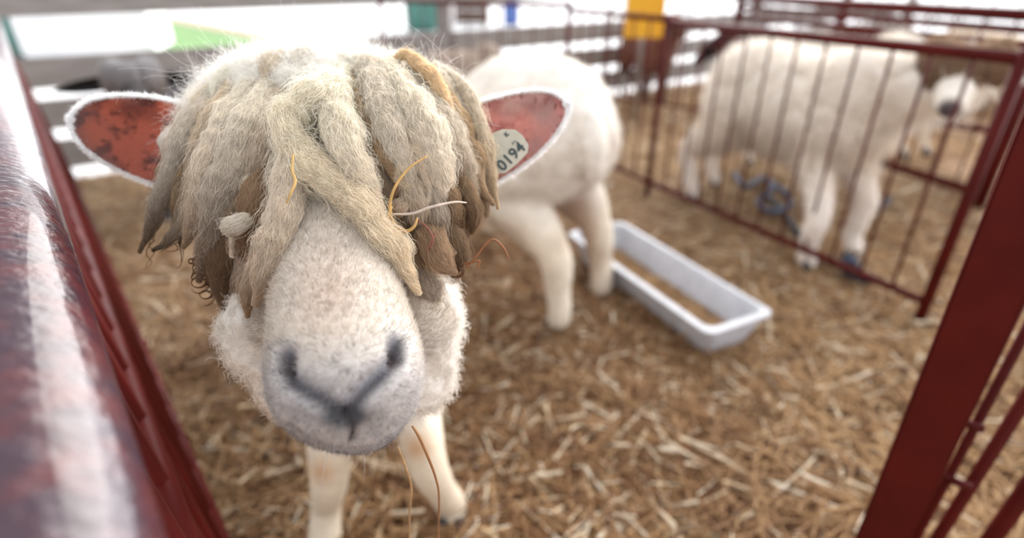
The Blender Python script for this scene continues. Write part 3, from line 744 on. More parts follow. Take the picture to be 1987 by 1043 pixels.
def darkcol(C, u, v):
    g, h, ph, mo, pad = face_marks(u, v)
    C = mixc(C, [.13, .125, .14], np.clip(g*1.35, 0, 1)*.9); C = mixc(C, [.02, .018, .022], np.clip(g*1.7-.45, 0, 1))
    gl = np.maximum(np.exp(-(segd(u, v, [(p[0]+6, p[1]-14) for p in NL])[0]/16)**2), np.exp(-(segd(u, v, [(p[0]-8, p[1]-12) for p in NR])[0]/16)**2))
    C = mixc(C, [.28, .28, .31], gl*.6)
    C = mixc(C, [.05, .035, .035], np.clip(h*1.1, 0, 1))
    C = mixc(C, [.035, .035, .04], np.clip(pad*1.35, 0, 1)*.95)
    C = mixc(C, [.03, .028, .03], np.clip(ph*1.15, 0, 1)); C = mixc(C, [.13, .12, .13], mo*.85)
    for x, y, r in ((652, 703, 6), (672, 716, 7), (650, 735, 5), (678, 748, 6), (640, 752, 4), (662, 690, 3), (700, 730, 4)):
        C = mixc(C, [.12, .10, .11], np.exp(-(np.hypot(u-x, v-y)/r)**2)*.8)
    return C
C = np.tile([.80, .76, .70], (len(V), 1))
C = mixc(C, [.55, .42, .30], smooth01(vn(V, 14, 6.1), .1, .7)*.5*(V[:, 2] > .45))
C = mixc(C, [.66, .57, .44], legf)
for c, r in ((W(628, 912, .95), .022), (W(812, 868, .93), .022), (W(845, 930, 1.0), .015)):
    C = mixc(C, [.42, .20, .07], np.exp(-(np.linalg.norm(V-c, axis=1)/r)**2)*.8)
Cf = darkcol(facecol(V, u, v_, len(V)), u, v_)
C = mixc(C, Cf, facef)
setcol(me, C)
V3 = V2-BASE; setverts(me, V3)
body = link('body', me, M_skin, ram)
# --- short face hair
wt = facef*(d_cam < .50)
me_w = me.copy(); setverts(me_w, V2)
g, h, ph, mo, pad = face_marks(u, v_)
bare = np.clip(g*2.6+h*2+ph*2+pad*1.8+mo*.5, 0, 1)*front
nh = 62000
pt, nn, vi = sample_surface(me_w, nh, np.clip(wt*(1-bare*.95), 0, 1))
pu, pv, _ = PROJ(pt[0]); 
q = pt-C0; dd = q@FW; pu = CX+F*(q@RX)/dd; pv = CY-F*(q@UP)/dd
aa, ss, nq = hcoord(pt)
flow = -ha[None]*smooth01(aa, .335, .25)[:, None]*1.0 + hs[None]*(ss*14)[:, None] + ha[None]*.25 + hn[None]*(-.9*smooth01(aa, .27, .34))[:, None]
flow = flow+.35*np.stack([vn(pt, 25, 1.), vn(pt, 25, 8.), vn(pt, 25, 15.)], 1)
flow = flow-nn*np.einsum('ij,ij->i', flow, nn)[:, None]; flow /= np.linalg.norm(flow, axis=1)[:, None]+1e-9
D = flow+nn*.42+RNG.normal(size=(nh, 3))*.12
Lh = (.0042+.0040*RNG.random(nh))*(1-.35*smooth01(aa, .24, .33))
pos = grow(pt-nn*.0006, D, Lh, 4, wander=.25)
ch = darkcol(facecol(pt, pu, pv, nh), pu, pv)
rn = RNG.random(nh)
ch = ch*(.92+.16*rn)[:, None]; ch = np.where((rn > .93)[:, None], ch*.45, ch); ch = np.clip(ch*1.04, 0, .9)
hairs('face_hair', pos, np.array([[1, .9, .6, .2]])*.00013, np.broadcast_to(ch[:, None], (nh, 4, 3)), M_fibre, ram, BASE)
# chin hairs and whiskers
nw = 60; pt, nn, vi = sample_surface(me_w, nw, ((a_ > .24) & (n_ < -.01) & (facef > .4)).astype(float)+1e-9)
pos = grow(pt, nn+np.array([0, 0, -.3]), RNG.uniform(.01, .03, nw), 7, wander=.5, grav=.2)
hairs('whisker', pos, np.linspace(1, .2, 7)[None]*.00011, np.full((1, 1, 3), .55), M_fibre, ram, BASE)
# --- curly fleece of cheeks, neck and chest
nf = 70000
zone = np.clip(wool*1.2, 0, 1)*(1+6*smooth01(-d_cam, -.95, -.75))*smooth01(V[:, 2], .25, .4)
pt, nn, vi = sample_surface(me_w, nf, zone+.0001*0+legf*.15)
isleg = legf[vi] > .5
D = nn+np.array([0, 0, -.5])+RNG.normal(size=(nf, 3))*.4
L = np.where(isleg, .007, RNG.uniform(.008, .022, nf)); L = np.where(((pt-C0)@FW < .62) & ~isleg, RNG.uniform(.004, .011, nf), L)
k = 12; pos = grow(pt-nn*.002, D, L, k, curl=np.where(isleg, 0, .0017)[:, None, None], freq=2.0, wander=.5, grav=.3)
cf = C[vi]*(.85+.3*RNG.random((nf, 1)))
tt = np.linspace(0, 1, k)[None, :, None]
cc = np.clip(cf[:, None]*(1.1-.15*tt), 0, .9)
hairs('fleece', pos, np.linspace(1, .45, k)[None]*.00022, cc, M_fibre, ram, BASE)
# hooves
for x, y in ((-.35, .675), (ft[0], ft[1]-.01), (-.40, 1.485), (-.60, 1.545)):
    for sgn in (-1, 1):
        tube('hoof', [(x+sgn*.014, y+.005, .05), (x+sgn*.015, y-.012, .022), (x+sgn*.014, y-.024, .001)], [.016, .019, .018], M_hoof, ram, 12, BASE)
for sgn in (-1, 1):
    c = HO+ha*.125+hs*sgn*.0500+hn*.022-BASE
    bm = bmesh.new(); bmesh.ops.create_uvsphere(bm, u_segments=20, v_segments=14, radius=.013); bmesh.ops.translate(bm, verts=bm.verts, vec=Vector(c))
    m3 = bpy.data.meshes.new('eye'); bm.to_mesh(m3); bm.free(); [setattr(p, 'use_smooth', True) for p in m3.polygons]
    link('eye', m3, M_eye, ram)

# --- ears
def big_ear(b, t, width, facing, inner, dark, grey, spots, label, shape=1.0):
    V_, Q_, U_, Vv_, n_, ax, s_ = leaf_ear(b, t, width, facing, cup=.16, nu=60, nv=44, thick=.0018, blunt=shape)
    K = len(U_); m = mesh_np(V_-BASE, Q_)
    P_ = V_[:K]
    ci = np.tile(inner, (K, 1))
    ci = mixc(ci, dark, smooth01(vn(P_, 75, 2.)+.5*vn(P_, 200, 5.), -.05, .55)*.9)
    ci = mixc(ci, grey, smooth01(vn(P_*[1, 1, 1], 38, 9.), .0, .5)*.65)
    ci = mixc(ci, np.array(dark)*.5, smooth01(vn(P_, 230, 7.), .45, .7)*.6)
    ci = mixc(ci, [.25, .08, .06], smooth01(U_, .35, 0.)*.4)
    for (sx_, sy_, r) in spots:
        ci = mixc(ci, [.20, .05, .03], np.exp(-(np.linalg.norm(P_-W(sx_, sy_, PROJ(P_.mean(0))[2]), axis=1)/r)**2)*.9)
    up_ = (P_-P_.mean(0))@UP; ci = mixc(ci, np.array(dark)*.8, smooth01(up_, .004, .026)*smooth01(vn(P_, 60, 4.), -.5, .4)*.75)
    edge = np.maximum(smooth01(np.abs(Vv_), .975, 1.0), smooth01(U_, .994, .999))
    ci = mixc(ci, [.92, .89, .86], edge)
    setcol(m, np.vstack([ci, np.tile([.70, .62, .54], (K, 1))]))
    e = tag(link('ear', m, M_ear, ram), label)
    # pale hair rim and back
    U2 = 1-(1-U_)**1.6; idx = np.where((np.abs(Vv_) > .97) | (U_ > .999))[0]; n = 9000
    j = RNG.choice(idx, n); ctr = P_.mean(0)
    cd = P_[j]-ctr; out = cd-ax*(cd@ax)[:, None]*.3
    out = s_[None]*np.sign(Vv_[j])[:, None]*np.clip((1-U2[j])*1.6, 0, 1)[:, None]+ax*(.35+1.0*smooth01(U2[j], .5, 1))[:, None]
    R = P_[j]+RNG.normal(size=(n, 3))*.0009-n_*.001*RNG.random((n, 1))
    pos = grow(R, out+RNG.normal(size=(n, 3))*.35-n_*.1, (.0016+.0030*RNG.random(n)), 5, wander=.4)
    hairs('ear_fringe', pos-BASE, np.linspace(1, .3, 5)[None]*.00015, np.full((1, 1, 3), .95), M_fibre, e)
    n = 8000; j = RNG.choice(K, n)
    pos = grow(V_[K+j], -n_*.6+ax*.8+RNG.normal(size=(n, 3))*.3, .004+.004*RNG.random(n), 4, wander=.3)
    hairs('back_hair', pos-BASE, np.linspace(1, .3, 4)[None]*.00014, np.full((1, 1, 3), .72), M_fibre, e)
    return e
big_ear(W(395, 298, .535), W(142, 232, .505), .078, -FW+UP*-.1, (.46, .12, .075), (.13, .04, .035), (.17, .10, .09), ((205, 222, .0035), (300, 220, .003), (215, 250, .002)), 'reddish pink inner ear with dark blotches and white rim', shape=.75)
er = big_ear(W(895, 300, .535), W(1096, 202, .51), .076, -FW, (.66, .30, .27), (.42, .14, .13), (.42, .33, .32), ((1000, 221, .0032),), 'paler pink inner ear holding the tag', shape=1.0)

# --- the ear tag
def ear_tag():
    d = .492
    o = W(990, 291, d); ang = math.radians(45)
    tx = RX*math.cos(ang)+UP*math.sin(ang); ty = -RX*math.sin(ang)+UP*math.cos(ang); tz = np.cross(tx, ty)
    M = Matrix(((tx[0], ty[0], tz[0], o[0]-BASE[0]), (tx[1], ty[1], tz[1], o[1]-BASE[1]), (tx[2], ty[2], tz[2], o[2]-BASE[2]), (0, 0, 0, 1)))
    px = [(957, 322), (964, 337), (980, 336), (1004, 317), (1024, 296), (1026, 281), (1014, 262), (1000, 251), (975, 250), (955, 258), (952, 300)]
    bm = bmesh.new(); vs = []
    for x, y in px:
        q = W(x, y, d)-o; vs.append(bm.verts.new((q@tx, q@ty, 0)))
    f = bm.faces.new(vs); f.normal_update()
    r = bmesh.ops.extrude_face_region(bm, geom=[f]); bmesh.ops.translate(bm, verts=[v for v in r['geom'] if isinstance(v, bmesh.types.BMVert)], vec=(0, 0, -.0016))
    bmesh.ops.recalc_face_normals(bm, faces=bm.faces[:])
    bmesh.ops.bevel(bm, geom=bm.edges[:], offset=.0004, segments=2, affect='EDGES')
    m = bpy.data.meshes.new('tag'); bm.to_mesh(m); bm.free()
    t = tag(link('ear_tag', m, M_tag, ram), 'cream plastic ear tag printed 0194'); t.matrix_local = M
    def text(s, x, y, size, dz=.0006, nm='tag_number', sh=0):
        c = bpy.data.curves.new(nm, 'FONT'); c.body = s; c.size = size; c.extrude = .0002; c.align_x = 'CENTER'; c.align_y = 'CENTER'; c.offset = .00022
        c.space_character = 1.05; c.materials.append(M_ink)
        tmp = bpy.data.objects.new('tmp', c); COL.objects.link(tmp); dg = bpy.context.evaluated_depsgraph_get(); dg.update()
        mt = bpy.data.meshes.new_from_object(tmp.evaluated_get(dg)); bpy.data.objects.remove(tmp); bpy.data.curves.remove(c); mt.materials.clear()
        o2 = link(nm, mt, M_ink, t); o2.location = (x, y, dz); return o2
    q = W(992, 304, d)-o; text('0194', q@tx, q@ty, .0138)
    q = W(983, 261, d)-o; text('K', q@tx, q@ty, .0050, nm='tag_mark')
    for i, x in enumerate((-.0015, 0, .0015)):
        q = W(997, 276, d)-o; box('tag_mark', (q@tx+x, q@ty, .0002), (.0006, .0016 if i else .0022, .0003), M_ink, t, bev=0)
ear_tag()

# --- crown wool and hanging locks
cap = [('e', (tuple(W(626, 217, .555)), (.116, .072, .059), None)), ('e', (tuple(W(650, 180, .56)), (.080, .06, .040), None)),
       ('e', (tuple(W(440, 300, .54)), (.050, .045, .070), None)), ('e', (tuple(W(505, 370, .50)), (.028, .03, .062), None)), ('e', (tuple(W(460, 440, .51)), (.030, .03, .05), None)),
       ('e', (tuple(W(815, 290, .53)), (.060, .05, .075), None)), ('e', (tuple(W(830, 400, .49)), (.036, .034, .055), None)), ('e', (tuple(W(740, 300, .49)), (.035, .03, .055), None)),
       ('e', (tuple(W(845, 490, .49)), (.026, .03, .030), None)), ('e', (tuple(W(900, 340, .52)), (.026, .03, .06), None)), ('e', (tuple(W(370, 330, .53)), (.024, .03, .05), None))]
cap = [cap[0], cap[1]]+[('e', (c[1][0], tuple(.84*r for r in c[1][1]), None)) for c in cap[2:]]
mc = union_remesh(cap, .0035, 4)
Vc = verts(mc); Nc = normals(mc)
Vc = Vc+Nc*((vn(Vc, 60, 3.)*.5+vn(Vc, 130, 5.)*.5)*.008)[:, None]+Nc*(vn(Vc, 22, 1.)*.006)[:, None]
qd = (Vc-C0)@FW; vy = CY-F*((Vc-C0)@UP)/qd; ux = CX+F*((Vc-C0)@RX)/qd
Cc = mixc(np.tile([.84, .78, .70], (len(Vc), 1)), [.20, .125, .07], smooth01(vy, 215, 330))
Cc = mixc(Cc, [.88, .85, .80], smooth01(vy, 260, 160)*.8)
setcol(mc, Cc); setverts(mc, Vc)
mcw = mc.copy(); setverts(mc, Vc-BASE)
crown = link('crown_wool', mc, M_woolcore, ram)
n = 36000
pt, nn, vi = sample_surface(mcw, n, smooth01(-vy, -260, -180)+.02)
D = nn*.5+np.array([0, -.15, -.2])+RNG.normal(size=(n, 3))*.6
k = 14; pos = grow(pt-nn*.001, D, (.005+.013*RNG.random(n)**2), k, curl=(.0007+.0016*RNG.random((n, 1, 1))), freq=2.2, wander=.9, grav=.1)
cc = np.clip(Cc[vi]*(.95+.2*RNG.random((n, 1))), 0, .9)[:, None]
hairs('fibre', pos-BASE, np.linspace(1, .5, k)[None]*.00010, np.broadcast_to(cc, (n, k, 3)), M_fibre, crown)

def px_mask(): pass
LOCKN = [0]; LW = .76
def lock(pts, wid, c0, c1, density=1.0, crimp=1.0, kink=.3, stray=.05, tip=0, label=None, name='wool_lock', corelump=1.0, braid=0.0, off=.010, blunt=0):
    """a hanging lock: lumpy core and loose crimped fibres along a path of (x, y, depth) and widths in picture units"""
    LOCKN[0] += 1; sd_ = LOCKN[0]*3.7
    path = np.array([W(*p) for p in pts]); n = 64
    path = path+FW*(off*math.sin(LOCKN[0]*2.4))*np.minimum(1, 2*np.linspace(0, 1, len(path)))[:, None]
    pp = catmull(path, n); Lp = np.linalg.norm(np.diff(pp, axis=0), axis=1).sum()
    dep = np.array([p[2] for p in pts]); tt = np.linspace(0, 1, n)
    rad = LW*np.interp(tt, np.linspace(0, 1, len(wid)), np.array(wid, float)*.5)*np.interp(tt, np.linspace(0, 1, len(dep)), dep)/F
    rad = rad*((.2+.8*np.clip((1-tt)/.38, 0, 1)**.8) if not blunt else np.sqrt(np.clip(np.minimum(1-tt, tt*3)/.12, .02, 1)))
    pp = pp+kink*.006*np.stack([vn(pp, 55, sd_), vn(pp, 55, sd_+9), vn(pp, 55, sd_+17)], 1)*smooth01(tt, 0, .2)[:, None]
    rad = rad*(1+.18*vn(pp, 110, sd_))
    corelump = corelump*.55; k = 28; V_, Q_, T_ = tube_np(pp, rad*.78, k)
    T, A, B = frames(pp)
    ctr = np.vstack([np.repeat(pp, k, 0), pp[:1], pp[-1:]]); out = V_-ctr; rr = np.linalg.norm(out, axis=1)[:, None]+1e-9
    R_ = np.concatenate([np.repeat(rad, k), rad[:1], rad[-1:]])
    ph = np.concatenate([np.tile(np.linspace(0, 2*math.pi, k, endpoint=False), n), [0, 0]]); tv = np.concatenate([np.repeat(tt, k), [0, 1]])
    rope = np.cos(3*ph+tv*Lp*260)*.10+np.cos(5*ph-tv*Lp*150+sd_)*.07+braid*np.abs(np.sin(tv*Lp*330+ph))*.3
    ns = vn(V_, 170, sd_)*.22+vn(V_, 420, sd_)*.13+vn(V_, 70, sd_)*.2
    V_ = V_+out/rr*(R_*(rope+ns)*corelump)[:, None]
    m = mesh_mix(V_-BASE, Q_, T_)
    tone = .93+.10*math.sin(LOCKN[0]*5.1); c0 = np.array(c0)*min(tone, 1); c1 = np.array(c1)*tone
    Cl = mixc(c0, c1, np.clip(tv**1.15+.15*vn(V_, 60, sd_), 0, 1))*.95
    setcol(m, Cl)
    o = link(name, m, M_woolcore, ram)
    if label: tag(o, label)
    area = Lp*rad.mean()*6.28
    nfb = int(np.clip(area*density*9.5e5, 500, 9000)); kf = 18
    t0 = RNG.random(nfb)*1.05-.12; dt = (.014+.038*RNG.random(nfb))/Lp
    ts = np.clip(t0[:, None]+dt[:, None]*np.linspace(0, 1, kf)[None], 0, 1.0)
    f = ts*(n-1); i0 = np.minimum(f.astype(int), n-2); fr = (f-i0)[..., None]
    lerp = lambda X: X[i0]*(1-fr)+X[i0+1]*fr
    c = lerp(pp); a1 = lerp(A); b1 = lerp(B); r1 = lerp(rad[:, None])
    ph0 = RNG.random((nfb, 1))*6.283; tw = RNG.normal(.25, .55, (nfb, 1))
    phv = ph0+tw*np.linspace(0, 1, kf)[None]
    rel = .94+.12*RNG.random((nfb, 1))
    st = (RNG.random((nfb, 1)) < stray)
    s01 = np.linspace(0, 1, kf)[None]
    rel = rel+st*s01*(.4+.8*RNG.random((nfb, 1)))*np.minimum(1, .008/r1[..., 0])
    base_ = c+r1*rel[..., None]*(np.cos(phv)[..., None]*a1+np.sin(phv)[..., None]*b1)
    wv = 6.283*(2.0+3*RNG.random((nfb, 1)))*s01+RNG.random((nfb, 1))*6.28
    am = (.00025+.0014*RNG.random((nfb, 1))**3)*crimp
    v3 = RNG.normal(size=(nfb, 1, 3)); v3 /= np.linalg.norm(v3, axis=2)[..., None]
    base_ = base_+v3*(np.cos(wv)*am)[..., None]+np.cross(v3, lerp(T))*(np.sin(wv)*am)[..., None]
    # follow the core's lumps
    base_ = base_+(base_-c)*((vn(base_.reshape(-1, 3), 70, sd_)*.2+vn(base_.reshape(-1, 3), 170, sd_)*.2).reshape(nfb, kf))[..., None]*corelump
    cl = mixc(c0, c1, np.clip(ts**1.15+.12*RNG.normal(size=(nfb, 1)), 0, 1))*(.9+.25*RNG.random((nfb, 1)))[..., None]
    hairs('fibre', base_-BASE, (np.minimum(1, 3*(1-s01)+.3)*.000092), np.clip(cl, 0, .9), M_fibre, o)
    return pp, rad
Wh = (.90, .84, .73); Cr = (.85, .74, .58); Ye = (.77, .61, .40); Ta = (.46, .33, .21); Br = (.24, .145, .085); Db = (.12, .07, .04); Lt = (.80, .71, .59)
# left side, outer to inner
lock([(405, 185, .515), (350, 245, .50), (322, 320, .495), (300, 385, .50), (284, 425, .51), (286, 462, .515)], [22, 30, 30, 24, 15, 5], Cr, Ta, braid=.5)
lock([(430, 175, .505), (378, 240, .485), (345, 320, .475), (322, 395, .48), (304, 450, .49), (285, 490, .50)], [30, 42, 40, 32, 26, 8], Wh, Br, braid=.6)
lock([(455, 165, .50), (405, 235, .475), (372, 320, .465), (350, 390, .468), (338, 440, .475), (345, 478, .485)], [40, 56, 56, 44, 34, 12], Cr, Br, braid=.3)
lock([(490, 160, .50), (440, 240, .465), (410, 330, .452), (392, 400, .455), (372, 450, .46), (358, 482, .47)], [50, 74, 78, 60, 40, 16], Wh, Ta)
lock([(520, 175, .495), (478, 260, .455), (445, 350, .443), (425, 430, .445), (405, 490, .452), (395, 545, .46)], [60, 84, 88, 66, 48, 26], Wh, Br)
lock([(545, 190, .49), (515, 270, .45), (490, 350, .438), (468, 430, .44), (445, 510, .448), (425, 575, .46), (416, 612, .47)], [60, 84, 84, 72, 56, 40, 14], Lt, Ta)
lock([(470, 330, .475), (455, 400, .465), (445, 470, .46), (440, 540, .462), (452, 600, .47)], [50, 70, 70, 56, 30], Ta, Br)
lock([(500, 360, .462), (485, 440, .452), (478, 510, .448), (470, 575, .455), (475, 625, .462)], [50, 66, 70, 54, 30], Lt, (.40, .26, .17))
lock([(592, 205, .475), (574, 275, .436), (560, 350, .416), (542, 425, .403), (523, 490, .396), (506, 545, .395), (490, 592, .40)], [50, 76, 84, 96, 90, 80, 40], Wh, (.56, .44, .32), density=1.1)
lock([(520, 430, .432), (512, 500, .430), (500, 560, .433), (490, 610, .442)], [40, 60, 52, 20], Lt, Ta)
lock([(480, 425, .412), (466, 432, .405), (452, 439, .404), (439, 446, .408)], [44, 50, 50, 40], (.80, .74, .64), (.80, .74, .64), off=0, blunt=1, name='wool_tuft', kink=0, crimp=.6, corelump=.5, label='small pale felted ball of wool among the brown locks')
lock([(380, 205, .52), (348, 280, .512), (325, 350, .51), (310, 400, .515)], [26, 30, 26, 10], Wh, Ye)
lock([(420, 300, .468), (392, 370, .462), (365, 425, .466), (330, 465, .472), (300, 485, .48)], [36, 40, 34, 24, 8], Cr, Db, braid=.6)
# middle
lock([(690, 165, .49), (650, 172, .455), (605, 186, .430), (570, 216, .425), (572, 262, .421), (602, 310, .416), (642, 352, .412), (692, 396, .407), (738, 446, .406), (775, 500, .408), (812, 565, .416)], [30, 54, 66, 72, 72, 76, 82, 76, 62, 46, 30], Wh, (.82, .70, .53), density=1.5, off=0, blunt=1, crimp=1.5, stray=.14, kink=.8)
lock([(665, 150, .495), (655, 200, .452), (668, 255, .435), (692, 310, .426), (718, 355, .422), (742, 400, .424)], [70, 96, 100, 84, 60, 36], Wh, Lt, density=1.1)
lock([(610, 165, .485), (612, 215, .455), (630, 260, .441)], [36, 46, 30], Wh, Wh)
lock([(680, 145, .488), (697, 195, .452), (715, 245, .436), (740, 295, .427), (762, 330, .424), (776, 362, .425), (768, 392, .428)], [18, 26, 26, 26, 26, 22, 12], Ye, (.50, .32, .19), density=.8, braid=.7, kink=.5)
lock([(715, 135, .492), (740, 200, .455), (765, 265, .440), (788, 325, .434), (800, 375, .436)], [60, 84, 84, 64, 36], Wh, Lt)
lock([(700, 260, .446), (725, 320, .436), (752, 380, .432), (775, 430, .433), (795, 470, .438)], [44, 60, 54, 44, 26], Cr, (.50, .36, .24))
# right side
lock([(755, 118, .52), (795, 112, .50), (835, 145, .482), (862, 190, .475), (884, 245, .475)], [14, 26, 34, 32, 16], Ye, Ye, braid=.5, density=.8)
lock([(750, 140, .495), (795, 205, .455), (832, 275, .440), (852, 340, .435), (862, 400, .438)], [70, 100, 104, 84, 44], Wh, Lt)
lock([(790, 150, .50), (842, 225, .467), (880, 300, .456), (902, 365, .456), (915, 420, .462)], [60, 84, 84, 64, 30], Wh, Ta)
lock([(845, 128, .53), (890, 165, .51), (925, 225, .498), (945, 290, .492), (955, 345, .492), (966, 405, .496)], [18, 30, 36, 36, 28, 8], Wh, Ye, braid=.5)
lock([(830, 150, .52), (885, 225, .49), (920, 300, .480), (938, 365, .478), (946, 420, .482)], [50, 66, 60, 46, 20], Wh, Ta)
lock([(880, 165, .54), (918, 235, .52), (938, 310, .512), (950, 380, .51)], [26, 36, 34, 14], Cr, Ye)
lock([(850, 330, .445), (872, 380, .440), (882, 425, .440), (888, 452, .444)], [30, 38, 34, 26], Ta, Br, off=-.004, blunt=1, braid=.6)
lock([(890, 330, .455), (912, 375, .452), (925, 415, .452), (918, 452, .457)], [28, 34, 28, 14], Ta, Br, off=-.004, blunt=1, braid=.6)
lock([(820, 340, .440), (842, 400, .434), (850, 450, .434), (846, 482, .440)], [44, 56, 46, 24], Lt, Br, off=-.004, blunt=1)
lock([(780, 320, .438), (800, 375, .430), (812, 425, .430), (806, 462, .436)], [50, 66, 56, 26], Lt, Ta)
lock([(800, 395, .432), (778, 402, .425), (766, 418, .424)], [24, 38, 26], Lt, Ta, off=-.004, blunt=1, name='wool_tuft', kink=0)
lock([(820, 430, .442), (845, 475, .436), (862, 510, .436), (884, 530, .440)], [56, 76, 66, 26], Ta, (.44, .30, .20))
lock([(760, 440, .436), (790, 480, .430), (818, 520, .432), (835, 560, .440)], [30, 36, 34, 14], (.60, .47, .32), Ta)
lock([(860, 420, .450), (885, 460, .448), (896, 500, .450), (884, 536, .455)], [40, 50, 40, 18], Ta, Br)
lock([(790, 470, .446), (815, 520, .446), (835, 570, .455), (850, 620, .468)], [50, 60, 56, 30], (.56, .46, .36), (.56, .48, .40))
# inner brown locks that close the sides
lock([(520, 230, .495), (508, 320, .478), (498, 410, .466), (488, 490, .464), (482, 560, .470)], [60, 100, 108, 96, 60], Ta, Br, off=0)
lock([(470, 250, .505), (452, 330, .490), (440, 410, .482), (432, 490, .480), (440, 560, .484)], [60, 90, 100, 84, 50], Ta, Db, off=0)
lock([(390, 260, .525), (365, 330, .515), (352, 390, .508), (350, 440, .505)], [50, 70, 60, 30], Ta, Br, off=0)
lock([(790, 300, .475), (812, 380, .462), (830, 450, .458), (845, 520, .462)], [60, 100, 100, 70], Ta, Br, off=0)
lock([(870, 280, .495), (895, 350, .485), (905, 410, .480), (900, 470, .482)], [60, 80, 76, 46], Ta, Br, off=0)
lock([(740, 300, .462), (758, 370, .452), (775, 430, .448), (795, 490, .450)], [50, 70, 70, 50], Ta, Br, off=0)
lock([(520, 320, .446), (503, 390, .432), (492, 455, .427), (484, 525, .428)], [56, 84, 80, 30], Ta, Br, off=0)
# thin surface locks
def fan(A_, B_, n, seed):
    r = random.Random(seed); A_ = np.array(A_, float); B_ = np.array(B_, float)
    for i in range(n):
        f = (i+.5+r.uniform(-.3, .3))/n; pth = A_*(1-f)+B_*f; pth[:, :2] += np.array([[r.uniform(-8, 8), r.uniform(-14, 14)] for _ in pth])
        a0 = r.choice([0, 0, 1]); pth = pth[a0:]; wd = r.uniform(15, 27)
        cc0 = r.choice([Wh, Cr, Wh, Ye]); cc1 = r.choice([Ta, Lt, Br, Ta]) if seed == 1 else r.choice([Lt, Ta, Cr])
        lock([tuple(p) for p in pth], [wd*.6]+[wd]*(len(pth)-2)+[wd*.5], cc0, cc1, kink=1.3, crimp=1.3, braid=r.uniform(.1, .5), off=0, stray=.12)
fan([(420, 178, .505), (372, 235, .487), (336, 310, .479), (312, 385, .479), (298, 440, .486)], [(590, 195, .472), (562, 270, .440), (530, 350, .428), (500, 430, .424), (492, 500, .424)], 13, 1)
fan([(700, 140, .487), (738, 205, .446), (768, 275, .431), (792, 340, .424), (806, 400, .426)], [(850, 140, .515), (900, 205, .490), (930, 275, .478), (944, 340, .474), (950, 400, .476)], 13, 2)
fan([(610, 165, .478), (600, 205, .452), (612, 250, .441), (640, 300, .434)], [(690, 155, .478), (690, 215, .446), (706, 280, .430), (730, 345, .424)], 4, 3)
# crown curls
for i, (x, y, a) in enumerate([(420, 168, 200), (465, 145, 185), (510, 128, 180), (560, 112, 178), (605, 104, 170), (650, 112, 10), (700, 122, 8), (745, 120, 0), (795, 128, -15), (840, 145, -30), (470, 190, 215), (540, 165, 230), (600, 145, 240), (720, 165, -50), (770, 165, -45)]):
    d = .51; ca, sa = math.cos(math.radians(a)), math.sin(math.radians(a)); l = 34
    lock([(x, y, d+.02), (x+ca*l*.5, y-sa*l*.5+4, d), (x+ca*l, y-sa*l+22, d-.008), (x+ca*l*1.3, y-sa*l*1.2+50, d-.012)], [26, 40, 40, 14], Wh, Wh if i % 3 else Cr, density=.9, stray=.10)

# dark wiry curl ends
def coil(pts, r0=.00045, col=(.10, .05, .03), n=30):
    pp = catmull([W(*p) for p in pts], n)[None]
    return pp
CT = []
for pts in ([(292, 470, .50), (284, 492, .50), (294, 508, .50), (283, 522, .50)], [(300, 465, .50), (290, 478, .50), (300, 488, .50), (286, 510, .50), (281, 522, .50)],
            [(345, 470, .485), (322, 482, .485), (308, 490, .487)], [(346, 468, .485), (352, 495, .485), (350, 515, .487), (340, 521, .488)], [(350, 470, .485), (356, 490, .485), (353, 508, .486)],
            [(340, 472, .485), (345, 483, .484), (330, 488, .486), (318, 484, .487)]):
    CT.append(coil(pts))
for (x, y, r, turns, d, dy) in ((392, 520, 18, 2.3, .458, 26), (386, 548, 14, 2.0, .46, 22), (400, 572, 12, 1.6, .462, 22), (412, 560, 9, 1.5, .462, 14), (372, 508, 6, 1.0, .462, 6), (478, 653, 9, 1.3, .47, 5), (484, 672, 7, 1.3, .47, 5), (882, 436, 13, 2.2, .437, 6), (852, 470, 10, 2, .432, 6), (885, 528, 11, 2.2, .438, 4)):
    a = np.linspace(0, turns*6.28, 30)+x
    for q in range(3):
        CT.append(np.array([W(x+(r+q*1.2)*math.cos(t)+q, y+(r*.8+q)*math.sin(t)+dy*i/30-dy/2, d+.004*i/30+q*.0015) for i, t in enumerate(a+q*.2)])[None])
CT = np.vstack(CT)
tag(hairs('wool_curl', CT, np.linspace(1.1, .35, 30)[None]*.00042, np.full((1, 1, 3), 1)*np.array([.13, .07, .04]), M_fibre, ram, BASE), 'dark brown wiry curl ends')
# long loose flyaway hairs on top
n = 420; xs = RNG.uniform(380, 900, n); ys = 150-45*np.exp(-((xs-620)/150)**2)+RNG.uniform(-5, 120, n)*(RNG.random(n) < .7)
R = np.array([W(x, y+8, .50) for x, y in zip(xs, ys)])
pos = grow(R, RNG.normal(size=(n, 3))*.7+UP*.7-FW*.4, .010+.022*RNG.random(n), 16, curl=.002, freq=1.5, wander=1.1)
hairs('flyaway_hair', pos, np.linspace(1, .6, 16)[None]*.00008, np.full((1, 1, 3), .8), M_fibre, ram, BASE)

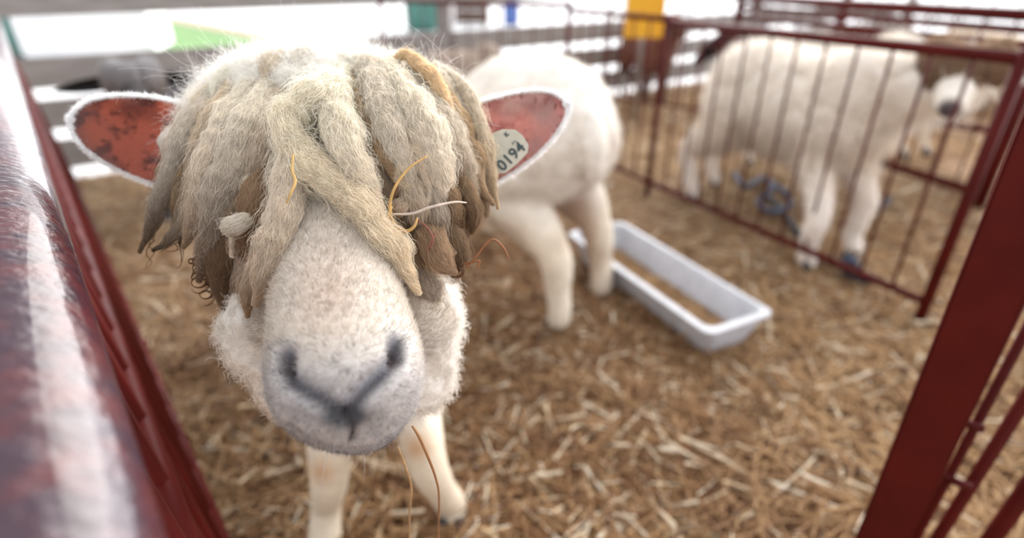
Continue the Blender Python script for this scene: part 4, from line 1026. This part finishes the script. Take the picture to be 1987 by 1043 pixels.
# --- straw caught in the wool
def stem(pts, r, col, label, flat_=1.0):
    pp = catmull([W(*p) for p in pts], 44); b = pp[0].copy()
    r = np.interp(np.linspace(0, 1, 44), np.linspace(0, 1, len(r)), r); r = .45*r+.0003
    V_, Q_, T_ = tube_np(pp-b, r, 8); m = mesh_mix(V_, Q_, T_); setcol(m, np.tile(col, (len(V_), 1))*(1+.2*vn(V_, 200, 3))[:, None])
    o = link('straw_stem', m, M_straw, None); o.location = b
    return tag(o, label, 'straw', 'straw stems caught in the wool')
YS = (.62, .40, .12); BS = (.30, .12, .05)
stem([(830, 302, .418), (795, 325, .412), (768, 360, .408), (757, 395, .408), (762, 430, .41), (785, 448, .408), (803, 440, .406), (810, 422, .408)], [.0006, .0012, .0016, .002, .0024, .0026, .002, .0008], (.58, .36, .13), 'curved yellow straw stem hooked around a tuft right of the face')
stem([(760, 400, .409), (752, 425, .408), (756, 440, .408)], [.0012, .0016, .0008], YS, 'short yellow straw piece beside the hooked stem')
stem([(736, 442, .412), (741, 455, .41), (744, 470, .412)], [.001, .0022, .0012], (.70, .48, .10), 'bright yellow straw flake at the edge of the face')
stem([(762, 415, .408), (800, 414, .404), (835, 402, .404), (880, 392, .41), (905, 393, .416)], [.001, .0017, .0016, .0012, .0005], (.60, .50, .42), 'pale dry blade lying across the right locks')
stem([(569, 300, .392), (567, 330, .388), (573, 352, .384), (564, 375, .38), (556, 395, .38)], [.0010, .0016, .0018, .0014, .0006], (.58, .38, .14), 'thin golden stalk left of the forehead parting')
stem([(905, 520, .436), (925, 496, .434), (948, 468, .434), (962, 466, .435), (978, 482, .438), (987, 502, .44)], [.0009, .0013, .0012, .0012, .0012, .0006], BS, 'bent red brown twig sticking out at the right')
stem([(900, 512, .438), (918, 508, .436), (930, 506, .436), (925, 522, .437)], [.0010, .0014, .0012, .0006], BS, 'short red brown twig below the bent one')
stem([(808, 425, .416), (828, 440, .412), (840, 462, .412), (835, 482, .414)], [.0005, .0008, .0008, .0005], (.26, .10, .07), 'thin dark red stalk among the right locks')
stem([(845, 450, .414), (838, 468, .413), (826, 488, .414)], [.0004, .0008, .0004], (.26, .10, .07), 'short dark red stalk crossing another at right')
stem([(612, 160, .452), (618, 158, .450), (622, 164, .452)], [.0003, .0005, .0003], (.03, .03, .04), 'tiny black splinter on top of the head')
stem([(800, 826, .372), (812, 845, .376), (830, 885, .40), (845, 925, .43), (852, 965, .47), (850, 1043, .54), (848, 1100, .60)], [.0010, .0016, .0016, .0014, .0013, .0013, .001], (.34, .17, .08), 'long brown stalk hanging from the mouth')
stem([(772, 866, .375), (785, 900, .40), (798, 945, .44), (795, 1000, .49), (795, 1080, .56)], [.0008, .0014, .0014, .0012, .0012], (.45, .29, .15), 'second paler stalk hanging from the mouth')
